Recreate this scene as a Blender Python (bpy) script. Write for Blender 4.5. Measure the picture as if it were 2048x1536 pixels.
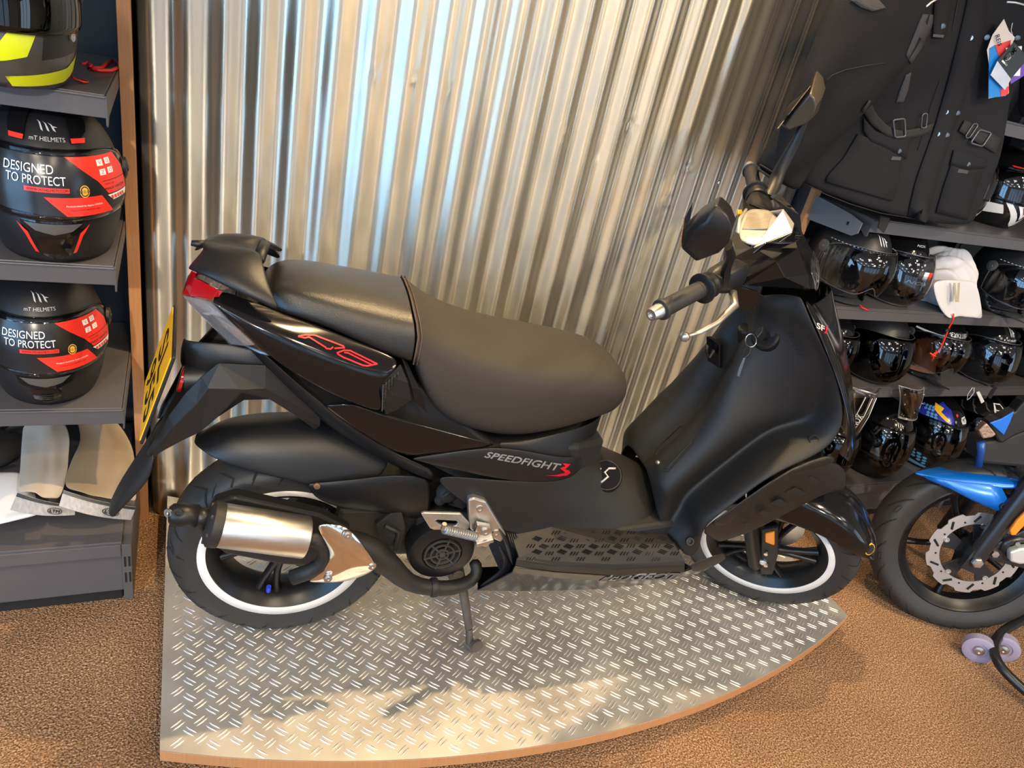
import bpy, bmesh, math, random
from mathutils import Vector, Matrix
random.seed(4)
V = Vector
for _o in list(bpy.data.objects): bpy.data.objects.remove(_o)
SC = bpy.context.scene
COL = SC.collection
# ---------------------------------------------------------------- camera
FPX = 1420.0
PH = 0.08                                  # top of the display stand
HC = 1.485                                 # camera height
C0 = V((0, 0, HC))
CR = V((0.909, -0.362, 0.207)).normalized()
CF = V((0.417, 0.785, -0.458)); CF = (CF - CF.dot(CR)*CR).normalized()
CD = CF.cross(CR).normalized()             # image down
camd = bpy.data.cameras.new('camera'); camd.sensor_width = 36; camd.lens = FPX/2048*36
camd.clip_start = 0.02
cam = bpy.data.objects.new('camera', camd); COL.objects.link(cam)
cam.matrix_world = Matrix(((CR.x, -CD.x, -CF.x, C0.x), (CR.y, -CD.y, -CF.y, C0.y), (CR.z, -CD.z, -CF.z, C0.z), (0, 0, 0, 1)))
SC.camera = cam
# ---------------------------------------------------------------- world, light, exposure
SC.view_settings.view_transform = 'Standard'; SC.view_settings.look = 'None'
SC.view_settings.gamma = 1; SC.view_settings.exposure = 0.1
W = bpy.data.worlds.new('world'); SC.world = W; W.use_nodes = True
W.node_tree.nodes['Background'].inputs[0].default_value = (0.55, 0.62, 0.72, 1)
W.node_tree.nodes['Background'].inputs[1].default_value = 0.12
def spot(name, loc, tgt, power, size, blend, color, rad=0.04):
    l = bpy.data.lights.new(name, 'SPOT'); l.energy = power; l.spot_size = math.radians(size); l.spot_blend = blend
    l.color = color; l.shadow_soft_size = rad
    o = bpy.data.objects.new(name, l); COL.objects.link(o); o.location = loc
    o.rotation_euler = (V(tgt)-V(loc)).to_track_quat('-Z', 'Y').to_euler()
    return o
FILL = (1.0, .88, .74)
WARM = (1.0, 0.70, 0.36)
spot('ceiling_spot', (0.80, 1.30, 2.86), (0.80, 1.40, 0.5), 190, 62, 0.5, WARM, 0.03)
spot('ceiling_spot', (1.30, 0.95, 2.86), (1.0, 1.35, 0.5), 45, 75, 0.6, WARM, 0.03)
spot('ceiling_spot', (0.55, -0.9, 2.86), (0.85, 1.6, 0.35), 60, 46, 0.8, WARM, 0.05)
spot('ceiling_spot', (1.9, -0.7, 2.86), (1.15, 1.6, 0.7), 45, 46, 0.8, WARM, 0.05)
for _x, _y in ((-1.2, -.6), (.4, -1.4), (2.2, -.4), (3.4, -1.6), (1.2, -3.0), (-2.4, -2.2)):  # unseen spots, added to brighten the carpet and the room the wall reflects
    spot('ceiling_spot', (_x, _y, 2.9), (_x, _y-.3, 0), 115, 150, .6, (1, .80, .52), .06)
spot('shelf_fill_spot', (-1.1, -2.2, 2.5), (-.50, 1.6, .55), 330, 26, .6, FILL, .06)  # this and the next: added fill, brightens the shelves from the front
spot('shelf_fill_spot', (1.3, -2.4, 2.5), (2.4, 1.6, .6), 380, 30, .6, FILL, .06)
def area(name, loc, tgt, power, sx, sy, color):
    l = bpy.data.lights.new(name, 'AREA'); l.shape = 'RECTANGLE'; l.size = sx; l.size_y = sy; l.energy = power; l.color = color
    o = bpy.data.objects.new(name, l); COL.objects.link(o); o.location = loc
    o.rotation_euler = (V(tgt)-V(loc)).to_track_quat('-Z', 'Y').to_euler(); return o
COOL = (0.72, 0.84, 1.0)

# ---------------------------------------------------------------- frames and helpers
class Frame:
    def __init__(s, O, X, Y, Z): s.O, s.X, s.Y, s.Z = V(O), V(X), V(Y), V(Z)
    def loc(s, P): d = V(P)-s.O; return V((d.dot(s.X), d.dot(s.Y), d.dot(s.Z)))
    def w(s, p): return s.O + s.X*p[0] + s.Y*p[1] + s.Z*p[2]
    def ray(s, px, py): return CR*(px-1024) + CD*(py-768) + CF*FPX
    def _i(s, px, py, n, d):
        r = s.ray(px, py); t = (s.O.dot(n)+d-C0.dot(n))/r.dot(n); return s.loc(C0+r*t)
    def y(s, px, py, d): return s._i(px, py, s.Y, d)
    def x(s, px, py, d): return s._i(px, py, s.X, d)
    def z(s, px, py, d): return s._i(px, py, s.Z, d)
    def m(s): return Matrix(((s.X.x, s.Y.x, s.Z.x, s.O.x), (s.X.y, s.Y.y, s.Z.y, s.O.y), (s.X.z, s.Y.z, s.Z.z, s.O.z), (0, 0, 0, 1)))
WF = Frame((0, 0, 0), (1, 0, 0), (0, 1, 0), (0, 0, 1))
BA = math.radians(-6.514)
BF = Frame((0.205, 1.289, PH+.0017), (math.cos(BA), math.sin(BA), 0), (-math.sin(BA), math.cos(BA), 0), (0, 0, 1))
RK = math.radians(27); STR = 0.677
_n = V((-math.sin(RK), 0, math.cos(RK)))
AXB = V((1.33+.08-.245*math.tan(RK), 0, .245))
_R = Matrix.Rotation(-STR, 3, _n)
def _bv(v): return BF.X*v[0]+BF.Y*v[1]+BF.Z*v[2]
_sx, _sy, _sz = _bv(_R@V((1, 0, 0))), _bv(_R@V((0, 1, 0))), _bv(_R@V((0, 0, 1)))
_so = BF.w(AXB)
SF = Frame(_so - _sx*AXB.x - _sy*AXB.y - _sz*AXB.z, _sx, _sy, _sz)
_mn = V((-0.535, -0.828, 0.17)).normalized(); _mx = V((-0.841, 0.540, 0)); _mx = (_mx-_mx.dot(_mn)*_mn).normalized()
MF = Frame((2.276, 0.977, 0.290), _mx, _mn, _mx.cross(_mn))

def tag(o, label=None, cat=None, group=None, kind=None):
    if label: o['label'] = label
    if cat: o['category'] = cat
    if group: o['group'] = group
    if kind: o['kind'] = kind
    return o
def thing(name, label, cat, loc=(0, 0, 0), rz=0, group=None, mat=None):
    o = bpy.data.objects.new(name, None); COL.objects.link(o); o.empty_display_size = .05
    if mat is not None: o.matrix_world = mat
    else: o.location = loc; o.rotation_euler = (0, 0, rz)
    return tag(o, label, cat, group)
def link(name, me, m, parent=None, smooth=True, frame=None, pframe=None):
    """mesh given in the parent's coordinates; frame: mesh coords are in that frame, pframe the parent's frame"""
    o = bpy.data.objects.new(name, me); COL.objects.link(o)
    if m is not None:
        if isinstance(m, (list, tuple)):
            for k in m: me.materials.append(k)
        else: me.materials.append(m)
    if smooth:
        for p in me.polygons: p.use_smooth = True
    if parent is not None: o.parent = parent
    if frame is not None: me.transform((pframe.m().inverted() if pframe else Matrix())@frame.m())
    return o
def mods(o, bevel=0, sub=0, solid=0, seg=2, off=-1, ang=35):
    if solid:
        a = o.modifiers.new('s', 'SOLIDIFY'); a.thickness = solid; a.offset = off; a.use_even_offset = bool(sub)
    if bevel:
        a = o.modifiers.new('b', 'BEVEL'); a.width = bevel; a.segments = seg; a.limit_method = 'ANGLE'; a.angle_limit = math.radians(ang)
    if sub:
        a = o.modifiers.new('u', 'SUBSURF'); a.levels = sub; a.render_levels = sub
    return o
def shade_auto(o, deg=40):
    me = o.data
    for p in me.polygons: p.use_smooth = True
    bm = bmesh.new(); bm.from_mesh(me)
    for e in bm.edges:
        if len(e.link_faces) == 2 and e.calc_face_angle(0) > math.radians(deg): e.smooth = False
    bm.to_mesh(me); bm.free(); return o
class MB:
    """collects shapes into one mesh"""
    def __init__(s): s.v = []; s.f = []; s.mi = []
    def add(s, vs, fs, mi=0):
        n = len(s.v); s.v += [tuple(p) for p in vs]; s.f += [tuple(i+n for i in f) for f in fs]; s.mi += [mi]*len(fs); return s
    def box(s, lo, hi, mi=0):
        x0, y0, z0 = lo; x1, y1, z1 = hi
        return s.add([(x0,y0,z0),(x1,y0,z0),(x1,y1,z0),(x0,y1,z0),(x0,y0,z1),(x1,y0,z1),(x1,y1,z1),(x0,y1,z1)],
                     [(0,3,2,1),(4,5,6,7),(0,1,5,4),(1,2,6,5),(2,3,7,6),(3,0,4,7)], mi)
    def bar(s, a, b, w, h, up=(0, 0, 1), mi=0):
        a, b = V(a), V(b); d = (b-a).normalized(); u = V(up); r = d.cross(u).normalized(); u = r.cross(d)
        vs = []
        for p in (a, b):
            for i, j in ((-1,-1),(1,-1),(1,1),(-1,1)): vs.append(p+r*i*w/2+u*j*h/2)
        return s.add(vs, [(0,1,2,3)[::-1],(4,5,6,7),(0,1,5,4),(1,2,6,5),(2,3,7,6),(3,0,4,7)], mi)
    def tube(s, path, rad, n=12, cap=True, mi=0, sq=1.0):
        path = [V(p) for p in path]; N = len(path)
        rads = rad if isinstance(rad, (list, tuple)) else [rad]*N
        vs = []; prev = None
        for i, p in enumerate(path):
            t = (path[min(i+1, N-1)]-path[max(i-1, 0)]).normalized()
            if prev is None:
                up = V((0, 0, 1)) if abs(t.z) < .9 else V((1, 0, 0)); a = t.cross(up).normalized()
            else: a = (prev - t*prev.dot(t)).normalized()
            prev = a; b = t.cross(a)
            for k in range(n):
                th = 2*math.pi*k/n; vs.append(p+a*math.cos(th)*rads[i]+b*math.sin(th)*rads[i]*sq)
        fs = [(i*n+k, i*n+(k+1) % n, (i+1)*n+(k+1) % n, (i+1)*n+k) for i in range(N-1) for k in range(n)]
        if cap: fs += [tuple(range(n))[::-1], tuple(range((N-1)*n, N*n))]
        return s.add(vs, fs, mi)
    def lathe(s, o, ax, prof, n=32, mi=0, cap=True):
        """prof: list of (distance along axis, radius)"""
        o, ax = V(o), V(ax).normalized(); a = ax.orthogonal().normalized(); b = ax.cross(a); vs = []
        for d, r in prof:
            for k in range(n):
                th = 2*math.pi*k/n; vs.append(o+ax*d+(a*math.cos(th)+b*math.sin(th))*r)
        N = len(prof); fs = [(i*n+k, (i+1)*n+k, (i+1)*n+(k+1) % n, i*n+(k+1) % n) for i in range(N-1) for k in range(n)]
        if cap: fs += [tuple(range(n)), tuple(range((N-1)*n, N*n))[::-1]]
        return s.add(vs, fs, mi)
    def grid(s, rows, mi=0):
        R, Cn = len(rows), len(rows[0])
        return s.add([p for r in rows for p in r], [(i*Cn+j, i*Cn+j+1, (i+1)*Cn+j+1, (i+1)*Cn+j) for i in range(R-1) for j in range(Cn-1)], mi)
    def loft(s, rings, cap=True, mi=0):
        n = len(rings[0]); vs = [p for r in rings for p in r]; N = len(rings)
        fs = [(i*n+k, i*n+(k+1) % n, (i+1)*n+(k+1) % n, (i+1)*n+k) for i in range(N-1) for k in range(n)]
        if cap: fs += [tuple(range(n))[::-1], tuple(range((N-1)*n, N*n))]
        return s.add(vs, fs, mi)
    def prism(s, pts, nrm, t, mi=0):
        """pts: 3D polygon; extruded by nrm*t"""
        n = len(pts); nv = V(nrm).normalized()*t; vs = [V(p) for p in pts]+[V(p)+nv for p in pts]
        return s.add(vs, [tuple(range(n))[::-1], tuple(range(n, 2*n))]+[(i, (i+1) % n, n+(i+1) % n, n+i) for i in range(n)], mi)
    def mirror(s):
        n = len(s.v); s.v += [(x, -y, z) for x, y, z in s.v]; m = len(s.f); s.f += [tuple(i+n for i in f)[::-1] for f in s.f]; s.mi += s.mi[:m]; return s
    def mesh(s, name='mesh', weld=True, normals=True):
        bm = bmesh.new(); bv = [bm.verts.new(p) for p in s.v]
        for f, mi in zip(s.f, s.mi):
            g = []
            for i in f:
                if bv[i] not in g: g.append(bv[i])
            if len(g) < 3: continue
            try: F = bm.faces.new(g); F.material_index = mi
            except ValueError: pass
        if weld: bmesh.ops.remove_doubles(bm, verts=bm.verts, dist=1e-5)
        if normals: bmesh.ops.recalc_face_normals(bm, faces=bm.faces)
        me = bpy.data.meshes.new(name); bm.to_mesh(me); bm.free(); return me
    def build(s, name, m, parent=None, smooth=False, bevel=0, sub=0, solid=0, auto=None, weld=True, normals=True, seg=2, off=-1, frame=None, pframe=None, **kw):
        o = link(name, s.mesh(name, weld, normals), m, parent, smooth, frame, pframe)
        if auto: shade_auto(o, auto)
        mods(o, bevel, sub, solid, seg, off); return o
def struct(o): o['kind'] = 'structure'; return o

# ---------------------------------------------------------------- materials
def newmat(name):
    m = bpy.data.materials.new(name); m.use_nodes = True; return m, m.node_tree, m.node_tree.nodes['Principled BSDF']
def mat(name, col, rough=.5, metal=0, coat=0, bump=0, bscale=200, emit=0, spec=None, var=0, vscale=8, alpha=1, trans=0, rvar=0, stretch=None, detail=2):
    m, nt, b = newmat(name); N = nt.nodes; L = nt.links
    b.inputs['Base Color'].default_value = (*col, 1); b.inputs['Roughness'].default_value = rough; b.inputs['Metallic'].default_value = metal
    b.inputs['Coat Weight'].default_value = coat; b.inputs['Coat Roughness'].default_value = .04
    if spec is not None: b.inputs['Specular IOR Level'].default_value = spec
    if emit: b.inputs['Emission Color'].default_value = (*col, 1); b.inputs['Emission Strength'].default_value = emit
    b.inputs['Alpha'].default_value = alpha; b.inputs['Transmission Weight'].default_value = trans
    if bump or var or rvar:
        tc = N.new('ShaderNodeTexCoord'); mp = N.new('ShaderNodeMapping'); L.new(tc.outputs['Object'], mp.inputs[0])
        if stretch: mp.inputs['Scale'].default_value = stretch
    if bump:
        t = N.new('ShaderNodeTexNoise'); t.inputs['Scale'].default_value = bscale; t.inputs['Detail'].default_value = detail; L.new(mp.outputs[0], t.inputs[0])
        bp = N.new('ShaderNodeBump'); bp.inputs['Strength'].default_value = bump; bp.inputs['Distance'].default_value = .002
        L.new(t.outputs[0], bp.inputs['Height']); L.new(bp.outputs[0], b.inputs['Normal'])
    if var:
        t = N.new('ShaderNodeTexNoise'); t.inputs['Scale'].default_value = vscale; t.inputs['Detail'].default_value = 5; L.new(mp.outputs[0], t.inputs[0])
        r = N.new('ShaderNodeMixRGB'); r.blend_type = 'MIX'; r.inputs[1].default_value = (*[c*(1-var) for c in col], 1); r.inputs[2].default_value = (*[min(1, c*(1+var)) for c in col], 1)
        L.new(t.outputs[0], r.inputs[0]); L.new(r.outputs[0], b.inputs['Base Color'])
    if rvar:
        t = N.new('ShaderNodeTexNoise'); t.inputs['Scale'].default_value = vscale*1.7; t.inputs['Detail'].default_value = 6; L.new(mp.outputs[0], t.inputs[0])
        r = N.new('ShaderNodeMapRange'); r.inputs[3].default_value = max(0, rough-rvar); r.inputs[4].default_value = rough+rvar
        L.new(t.outputs[0], r.inputs[0]); L.new(r.outputs[0], b.inputs['Roughness'])
    return m
def clearmat(name, tint=(1, 1, 1), trn=.75, rough=.02, gcol=(1, 1, 1)):
    """thin clear plastic: transparent with a glossy film"""
    m, nt, b = newmat(name); N = nt.nodes; L = nt.links; N.remove(b)
    t = N.new('ShaderNodeBsdfTransparent'); t.inputs[0].default_value = (*tint, 1)
    g = N.new('ShaderNodeBsdfGlossy'); g.inputs[0].default_value = (*gcol, 1); g.inputs['Roughness'].default_value = rough
    mx = N.new('ShaderNodeMixShader'); lw = N.new('ShaderNodeLayerWeight'); lw.inputs[0].default_value = .5
    pw = N.new('ShaderNodeMath'); pw.operation = 'POWER'; pw.inputs[1].default_value = 4; L.new(lw.outputs['Facing'], pw.inputs[0])
    ml = N.new('ShaderNodeMath'); ml.operation = 'MULTIPLY_ADD'; ml.inputs[1].default_value = .75; ml.inputs[2].default_value = max(.04, 1-trn); L.new(pw.outputs[0], ml.inputs[0])
    L.new(ml.outputs[0], mx.inputs[0]); L.new(t.outputs[0], mx.inputs[1]); L.new(g.outputs[0], mx.inputs[2])
    L.new(mx.outputs[0], N['Material Output'].inputs[0]); return m
M = {}
M['matt'] = mat('matt_black_plastic', (.009, .009, .010), .38, spec=.36, bump=.12, bscale=900)
M['matt2'] = mat('grained_black_plastic', (.011, .0108, .011), .46, spec=.40, bump=.25, bscale=1400, detail=1)
M['gloss'] = mat('gloss_black_paint', (.005, .005, .006), .12, coat=.12, spec=.38)
M['dark'] = mat('black_void_plastic', (.008, .008, .009), .7)
M['vinyl'] = mat('black_vinyl', (.014, .013, .012), .33, bump=.25, bscale=600)
M['seatfab'] = mat('grippy_seat_fabric', (.030, .0235, .018), .60, bump=.5, bscale=1500, detail=0)
M['rubber'] = mat('tyre_rubber', (.024, .024, .025), .55, spec=.4, bump=.2, bscale=300, var=.3, vscale=12)
M['groove'] = mat('tyre_groove', (.004, .004, .004), .9)
M['rim'] = mat('black_cast_rim', (.007, .007, .008), .32, spec=.35)
M['white'] = mat('white_rim_tape', (.72, .70, .66), .5, var=.12, vscale=30)
M['alu'] = mat('brushed_aluminium', (.68, .66, .62), .33, 1, bump=.05, bscale=60, rvar=.1, vscale=14, var=.12, stretch=(1, 1, 6))
M['castalu'] = mat('cast_aluminium', (.58, .58, .58), .42, 1, bump=.1, bscale=400)
M['chrome'] = mat('polished_chrome', (.82, .80, .77), .08, 1, rvar=.06, vscale=20)
M['steel'] = mat('zinc_steel', (.55, .54, .52), .35, 1)
M['iron'] = mat('sooty_black_iron', (.022, .021, .020), .55, .3, bump=.3, bscale=250, var=.4, vscale=25)
M['dirty'] = mat('dirty_steel', (.10, .085, .07), .6, .5, bump=.5, bscale=150, var=.5, vscale=40)
M['silver'] = mat('silver_paint', (.50, .48, .44), .3, .3, coat=.5)
M['red'] = mat('red_decal', (.50, .006, .02), .35, spec=.3)
M['redlens'] = mat('red_lens', (.35, .004, .008), .08, coat=1)
M['grey'] = mat('grey_decal', (.20, .20, .21), .4)
M['lgrey'] = mat('light_grey_print', (.5, .5, .5), .4)
M['yellow'] = mat('yellow_reflective', (.85, .42, .01), .35)
M['black'] = mat('black_print', (.01, .01, .01), .4)
M['amber'] = mat('amber_reflector', (.75, .22, .01), .2, coat=.5, bump=.4, bscale=500)
M['clear'] = clearmat('clear_lens', (.96, .97, .98), .94)
M['key'] = mat('key_steel', (.7, .68, .64), .2, 1)
M['bluecap'] = mat('blue_valve_cap', (.03, .06, .6), .3)
M['thread'] = mat('brown_thread', (.10, .06, .045), .8)
# ================================================================ the room
def room():
    X0, X1, Y0, Y1, Z1 = -4.5, 6.5, -6.0, 2.35, 3.0
    # carpet: brown loop pile
    m, nt, b = newmat('brown_loop_carpet'); N = nt.nodes; L = nt.links
    tc = N.new('ShaderNodeTexCoord')
    n1 = N.new('ShaderNodeTexNoise'); n1.inputs['Scale'].default_value = 230; n1.inputs['Detail'].default_value = 2
    n2 = N.new('ShaderNodeTexNoise'); n2.inputs['Scale'].default_value = 3; n2.inputs['Detail'].default_value = 4
    vo = N.new('ShaderNodeTexVoronoi'); vo.inputs['Scale'].default_value = 260
    for k in (n1, n2, vo): L.new(tc.outputs['Object'], k.inputs['Vector'])
    cr = N.new('ShaderNodeValToRGB'); e = cr.color_ramp.elements
    e[0].position = .33; e[0].color = (.11, .055, .026, 1); e[1].position = .68; e[1].color = (.58, .385, .25, 1)
    e2 = e.new(.5); e2.color = (.30, .165, .085, 1)
    L.new(n1.outputs[0], cr.inputs[0])
    mx = N.new('ShaderNodeMixRGB'); mx.blend_type = 'MULTIPLY'; mx.inputs[0].default_value = .5
    r2 = N.new('ShaderNodeValToRGB'); r2.color_ramp.elements[0].position = .35; r2.color_ramp.elements[0].color = (.62, .58, .55, 1); r2.color_ramp.elements[1].position = .65; r2.color_ramp.elements[1].color = (1, 1, 1, 1)
    L.new(n2.outputs[0], r2.inputs[0]); L.new(cr.outputs[0], mx.inputs[1]); L.new(r2.outputs[0], mx.inputs[2])
    L.new(mx.outputs[0], b.inputs['Base Color']); b.inputs['Roughness'].default_value = .95; b.inputs['Specular IOR Level'].default_value = .15
    bp = N.new('ShaderNodeBump'); bp.inputs['Strength'].default_value = .9; bp.inputs['Distance'].default_value = .004
    L.new(vo.outputs['Distance'], bp.inputs['Height']); L.new(bp.outputs[0], b.inputs['Normal'])
    struct(MB().box((X0, Y0, -.05), (X1, Y1, 0)).build('floor', m))
    cm = mat('ceiling_paint', (.75, .73, .7), .9); wm = mat('wall_paint', (.62, .52, .38), .9); dk = mat('dark_wall_paint', (.03, .03, .035), .8)
    struct(MB().box((X0, Y0, Z1), (X1, Y1, Z1+.05)).build('ceiling', cm))
    struct(MB().box((X0, Y1, 0), (X1, Y1+.1, Z1)).build('wall_back', dk))
    
    # right wall with a long shop window
    def wall_hole(name, ax, p, a0, a1, h0, h1, lo, hi, t=.1):
        mb = MB()
        def bx(u0, u1, z0, z1):
            if ax == 'x': mb.box((p, u0, z0), (p+t, u1, z1))
            else: mb.box((u0, p-t, z0), (u1, p, z1))
        bx(lo, a0, 0, Z1); bx(a1, hi, 0, Z1); bx(a0, a1, 0, h0); bx(a0, a1, h1, Z1)
        struct(mb.build(name, wm))
    wall_hole('wall_right', 'x', X1, -5.2, -2.2, .12, 2.75, Y0, Y1)
    wall_hole('wall_left', 'x', X0-.1, -4.8, .4, .10, 2.8, Y0, Y1)
    wall_hole('wall_front', 'y', Y0, -3.6, 3.4, .5, 2.7, X0, X1)
    def win(name, corners, n, st, col=(.60, .78, 1.0)):
        sky = mat(name+'_daylight', col, .5, emit=st)
        fr = MB(); pn = MB()
        a, b_ = V(corners[0]), V(corners[1]); d = (b_-a)
        for i in range(n):
            u0, u1 = i/n+.012, (i+1)/n-.012
            p, q = a+V((d.x*u0, d.y*u0, 0)), a+V((d.x*u1, d.y*u1, 0))
            pn.add([(p.x, p.y, a.z+.04), (q.x, q.y, a.z+.04), (q.x, q.y, b_.z-.04), (p.x, p.y, b_.z-.04)], [(0, 1, 2, 3)])
        struct(pn.build(name, sky))
        for i in range(n+1):
            p = a+V((d.x*i/n, d.y*i/n, 0)); fr.box((p.x-.035, p.y-.035, a.z), (p.x+.035, p.y+.035, b_.z))
        for z in (a.z, b_.z): fr.bar((a.x, a.y, z), (b_.x, b_.y, z), .07, .07)
        struct(fr.build('window_frame', M['dark'], bpy.data.objects[name]))
    win('window_1', ((X1+.05, -5.2, .12), (X1+.05, -2.2, 2.75)), 3, WIN3)
    win('window_3', ((X0-.05, -4.8, .10), (X0-.05, .4, 2.8)), 4, WIN1, (.32, .62, 1.0))
    win('window_2', ((-3.6, Y0-.05, .5), (3.4, Y0-.05, 2.7)), 5, WIN2)
    em = mat('led_panel', (1, .97, .92), .5, emit=LEDS)
    fm = mat('panel_frame', (.7, .7, .7), .5)
    for i, x in enumerate((-3, -1.2, .6, 2.4, 4.2)):
        for j, y in enumerate((-4.4, -2.8, -1.2)):
            t = thing('ceiling_light', 'square ceiling light panel above the shop floor behind the viewer', 'ceiling light', (x, y, Z1), 0, 'ceiling light panels')
            MB().box((-.3, -.3, -.012), (.3, .3, -.002)).build('light_frame', fm, t)
            MB().box((-.28, -.28, -.02), (.28, .28, -.012)).build('diffuser', em, t)
WIN1, WIN2, WIN3, LEDS = 6.6, 0.8, 2.5, 8.0
room()
# ---- convex corrugated wall, centre of curvature in plan behind it
RW, XW, YW = 2.33, 0.88, 1.603
def wall_xy(s, off=0):                       # s: arc length from the crest of the arc
    a = s/RW; return V((XW+(RW+off)*math.sin(a), YW+RW-(RW+off)*math.cos(a), 0))
def corrugated():
    m, nt, b = newmat('galvanised_steel'); N = nt.nodes; L = nt.links
    b.inputs['Metallic'].default_value = .86; b.inputs['Base Color'].default_value = (.66, .61, .50, 1)
    tc = N.new('ShaderNodeTexCoord'); mp = N.new('ShaderNodeMapping'); mp.inputs['Scale'].default_value = (1, 1, .25); L.new(tc.outputs['Object'], mp.inputs[0])
    n = N.new('ShaderNodeTexNoise'); n.inputs['Scale'].default_value = 28; n.inputs['Detail'].default_value = 6; L.new(mp.outputs[0], n.inputs[0])
    r = N.new('ShaderNodeMapRange'); r.inputs[1].default_value = .3; r.inputs[2].default_value = .7; r.inputs[3].default_value = .28; r.inputs[4].default_value = .38
    L.new(n.outputs[0], r.inputs[0]); L.new(r.outputs[0], b.inputs['Roughness'])
    b.inputs['Anisotropic'].default_value = .85; b.inputs['Anisotropic Rotation'].default_value = .25
    tg = N.new('ShaderNodeTangent'); tg.direction_type = 'RADIAL'; tg.axis = 'Z'; L.new(tg.outputs[0], b.inputs['Tangent'])
    n2 = N.new('ShaderNodeTexNoise'); n2.inputs['Scale'].default_value = 5; n2.inputs['Detail'].default_value = 3; L.new(tc.outputs['Object'], n2.inputs[0])
    n3 = N.new('ShaderNodeTexNoise'); n3.inputs['Scale'].default_value = 260; n3.inputs['Detail'].default_value = 3; L.new(tc.outputs['Object'], n3.inputs[0])
    bp = N.new('ShaderNodeBump'); bp.inputs['Strength'].default_value = .05; bp.inputs['Distance'].default_value = .01; L.new(n2.outputs[0], bp.inputs['Height'])
    bq = N.new('ShaderNodeBump'); bq.inputs['Strength'].default_value = .12; bq.inputs['Distance'].default_value = .001; L.new(n3.outputs[0], bq.inputs['Height']); L.new(bp.outputs[0], bq.inputs['Normal'])
    L.new(bq.outputs[0], b.inputs['Normal'])
    # a few stained patches at the foot
    pit = .0762; amp = .0064; S0, S1 = -1.005, .957
    ns = int((S1-S0)/pit*14); rows = []
    dents = [(450/1, 0)]
    zs = [.002, .1, .3, .5, .7, .8, .9, 1.0, 1.05, 1.1, 1.15, 1.2, 1.25, 1.3, 1.35, 1.4, 1.5, 1.7, 1.9, 2.1, 2.35]
    # local dents as seen right of the middle (pixel positions turned into wall coordinates)
    rng = random.Random(3); dn = []
    for px, py, a, rr in ((757, 155, .011, .022), (830, 165, .012, .026), (897, 180, .012, .024), (1007, 352, .008, .014), (1070, 350, .007, .012), (1188, 303, .009, .02), (1380, 330, .012, .035), (1330, 400, -.008, .04), (1250, 250, .01, .04), (1120, 260, .008, .035)):
        p = WF.y(px, py, 1.63); dn.append((p.x, p.z, a, rr))
    zs = sorted(set([round(z, 3) for z in zs]+[round(1.02+i*.0125, 4) for i in range(36)]))
    for z in zs:
        row = []
        for i in range(ns+1):
            s = S0+(S1-S0)*i/ns
            o = -amp*math.cos(2*math.pi*(s+.955-.020)/pit)
            p = wall_xy(s, 0)
            for (dx, dz, a, rr) in dn:
                q = ((p.x-dx)**2+(z-dz)**2)/(rr*.6)**2
                if q < 6: o -= a*.25*math.exp(-q)*math.sin(3+9*math.sqrt(q))
            p = wall_xy(s, o)
            row.append((p.x, p.y, z))
        rows.append(row)
    mb = MB().grid(rows)
    w = struct(mb.build('wall_back_corrugated', m, smooth=True, solid=.0012, weld=False, normals=False))
    w['label'] = 'convex corrugated galvanised steel wall panel behind the scooter'
    sm = mat('screw_zinc', (.6, .58, .5), .3, 1)
    for px, py in ((366, 197), (582, 238), (790, 277), (986, 315), (1158, 339), (1265, 352), (1436, 366), (373, 951)):
        # meet the wall arc
        P = C0.copy(); r = WF.ray(px, py).normalized(); cx, cy = XW, YW+RW
        rad = RW-amp+.001
        A = r.x**2+r.y**2; Bq = 2*(r.x*(P.x-cx)+r.y*(P.y-cy)); Cc = (P.x-cx)**2+(P.y-cy)**2-rad**2
        t = (-Bq-math.sqrt(Bq*Bq-4*A*Cc))/(2*A); q = P+r*t; n_ = V((q.x-cx, q.y-cy, 0)).normalized()
        MB().lathe(q-n_*.004, n_, [(0, .009), (.005, .009), (.006, .0065), (.009, .006), (.011, .004)], 16).build('screw', sm, w, auto=40)
corrugated()
wood = mat('beech_wood_edge', (.50, .24, .10), .5, bump=.1, bscale=60, var=.22, vscale=30, stretch=(8, 8, .5))
woodd = mat('dark_laminate', (.025, .025, .028), .5)
def trims():
    a = WF.z(296, 1040, 0)
    o = struct(MB().box((a.x-.024, a.y, 0), (a.x+.002, a.y+.018, 2.5)).build('trim_1', wood, bevel=.001)); 
    struct(MB().box((a.x-.022, a.y+.0185, 0), (a.x+.001, 2.34, 2.5)).build('trim_2', woodd))
    # right edge board, far end of the curved panel
    x = 1.812
    struct(MB().box((x-.010, 1.715, 0), (x+.018, 1.735, 2.5)).build('trim_3', wood, bevel=.001))
    struct(MB().box((x-.004, 1.736, 0), (x+.018, 2.34, 2.5)).build('trim_4', woodd))
trims()
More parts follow.
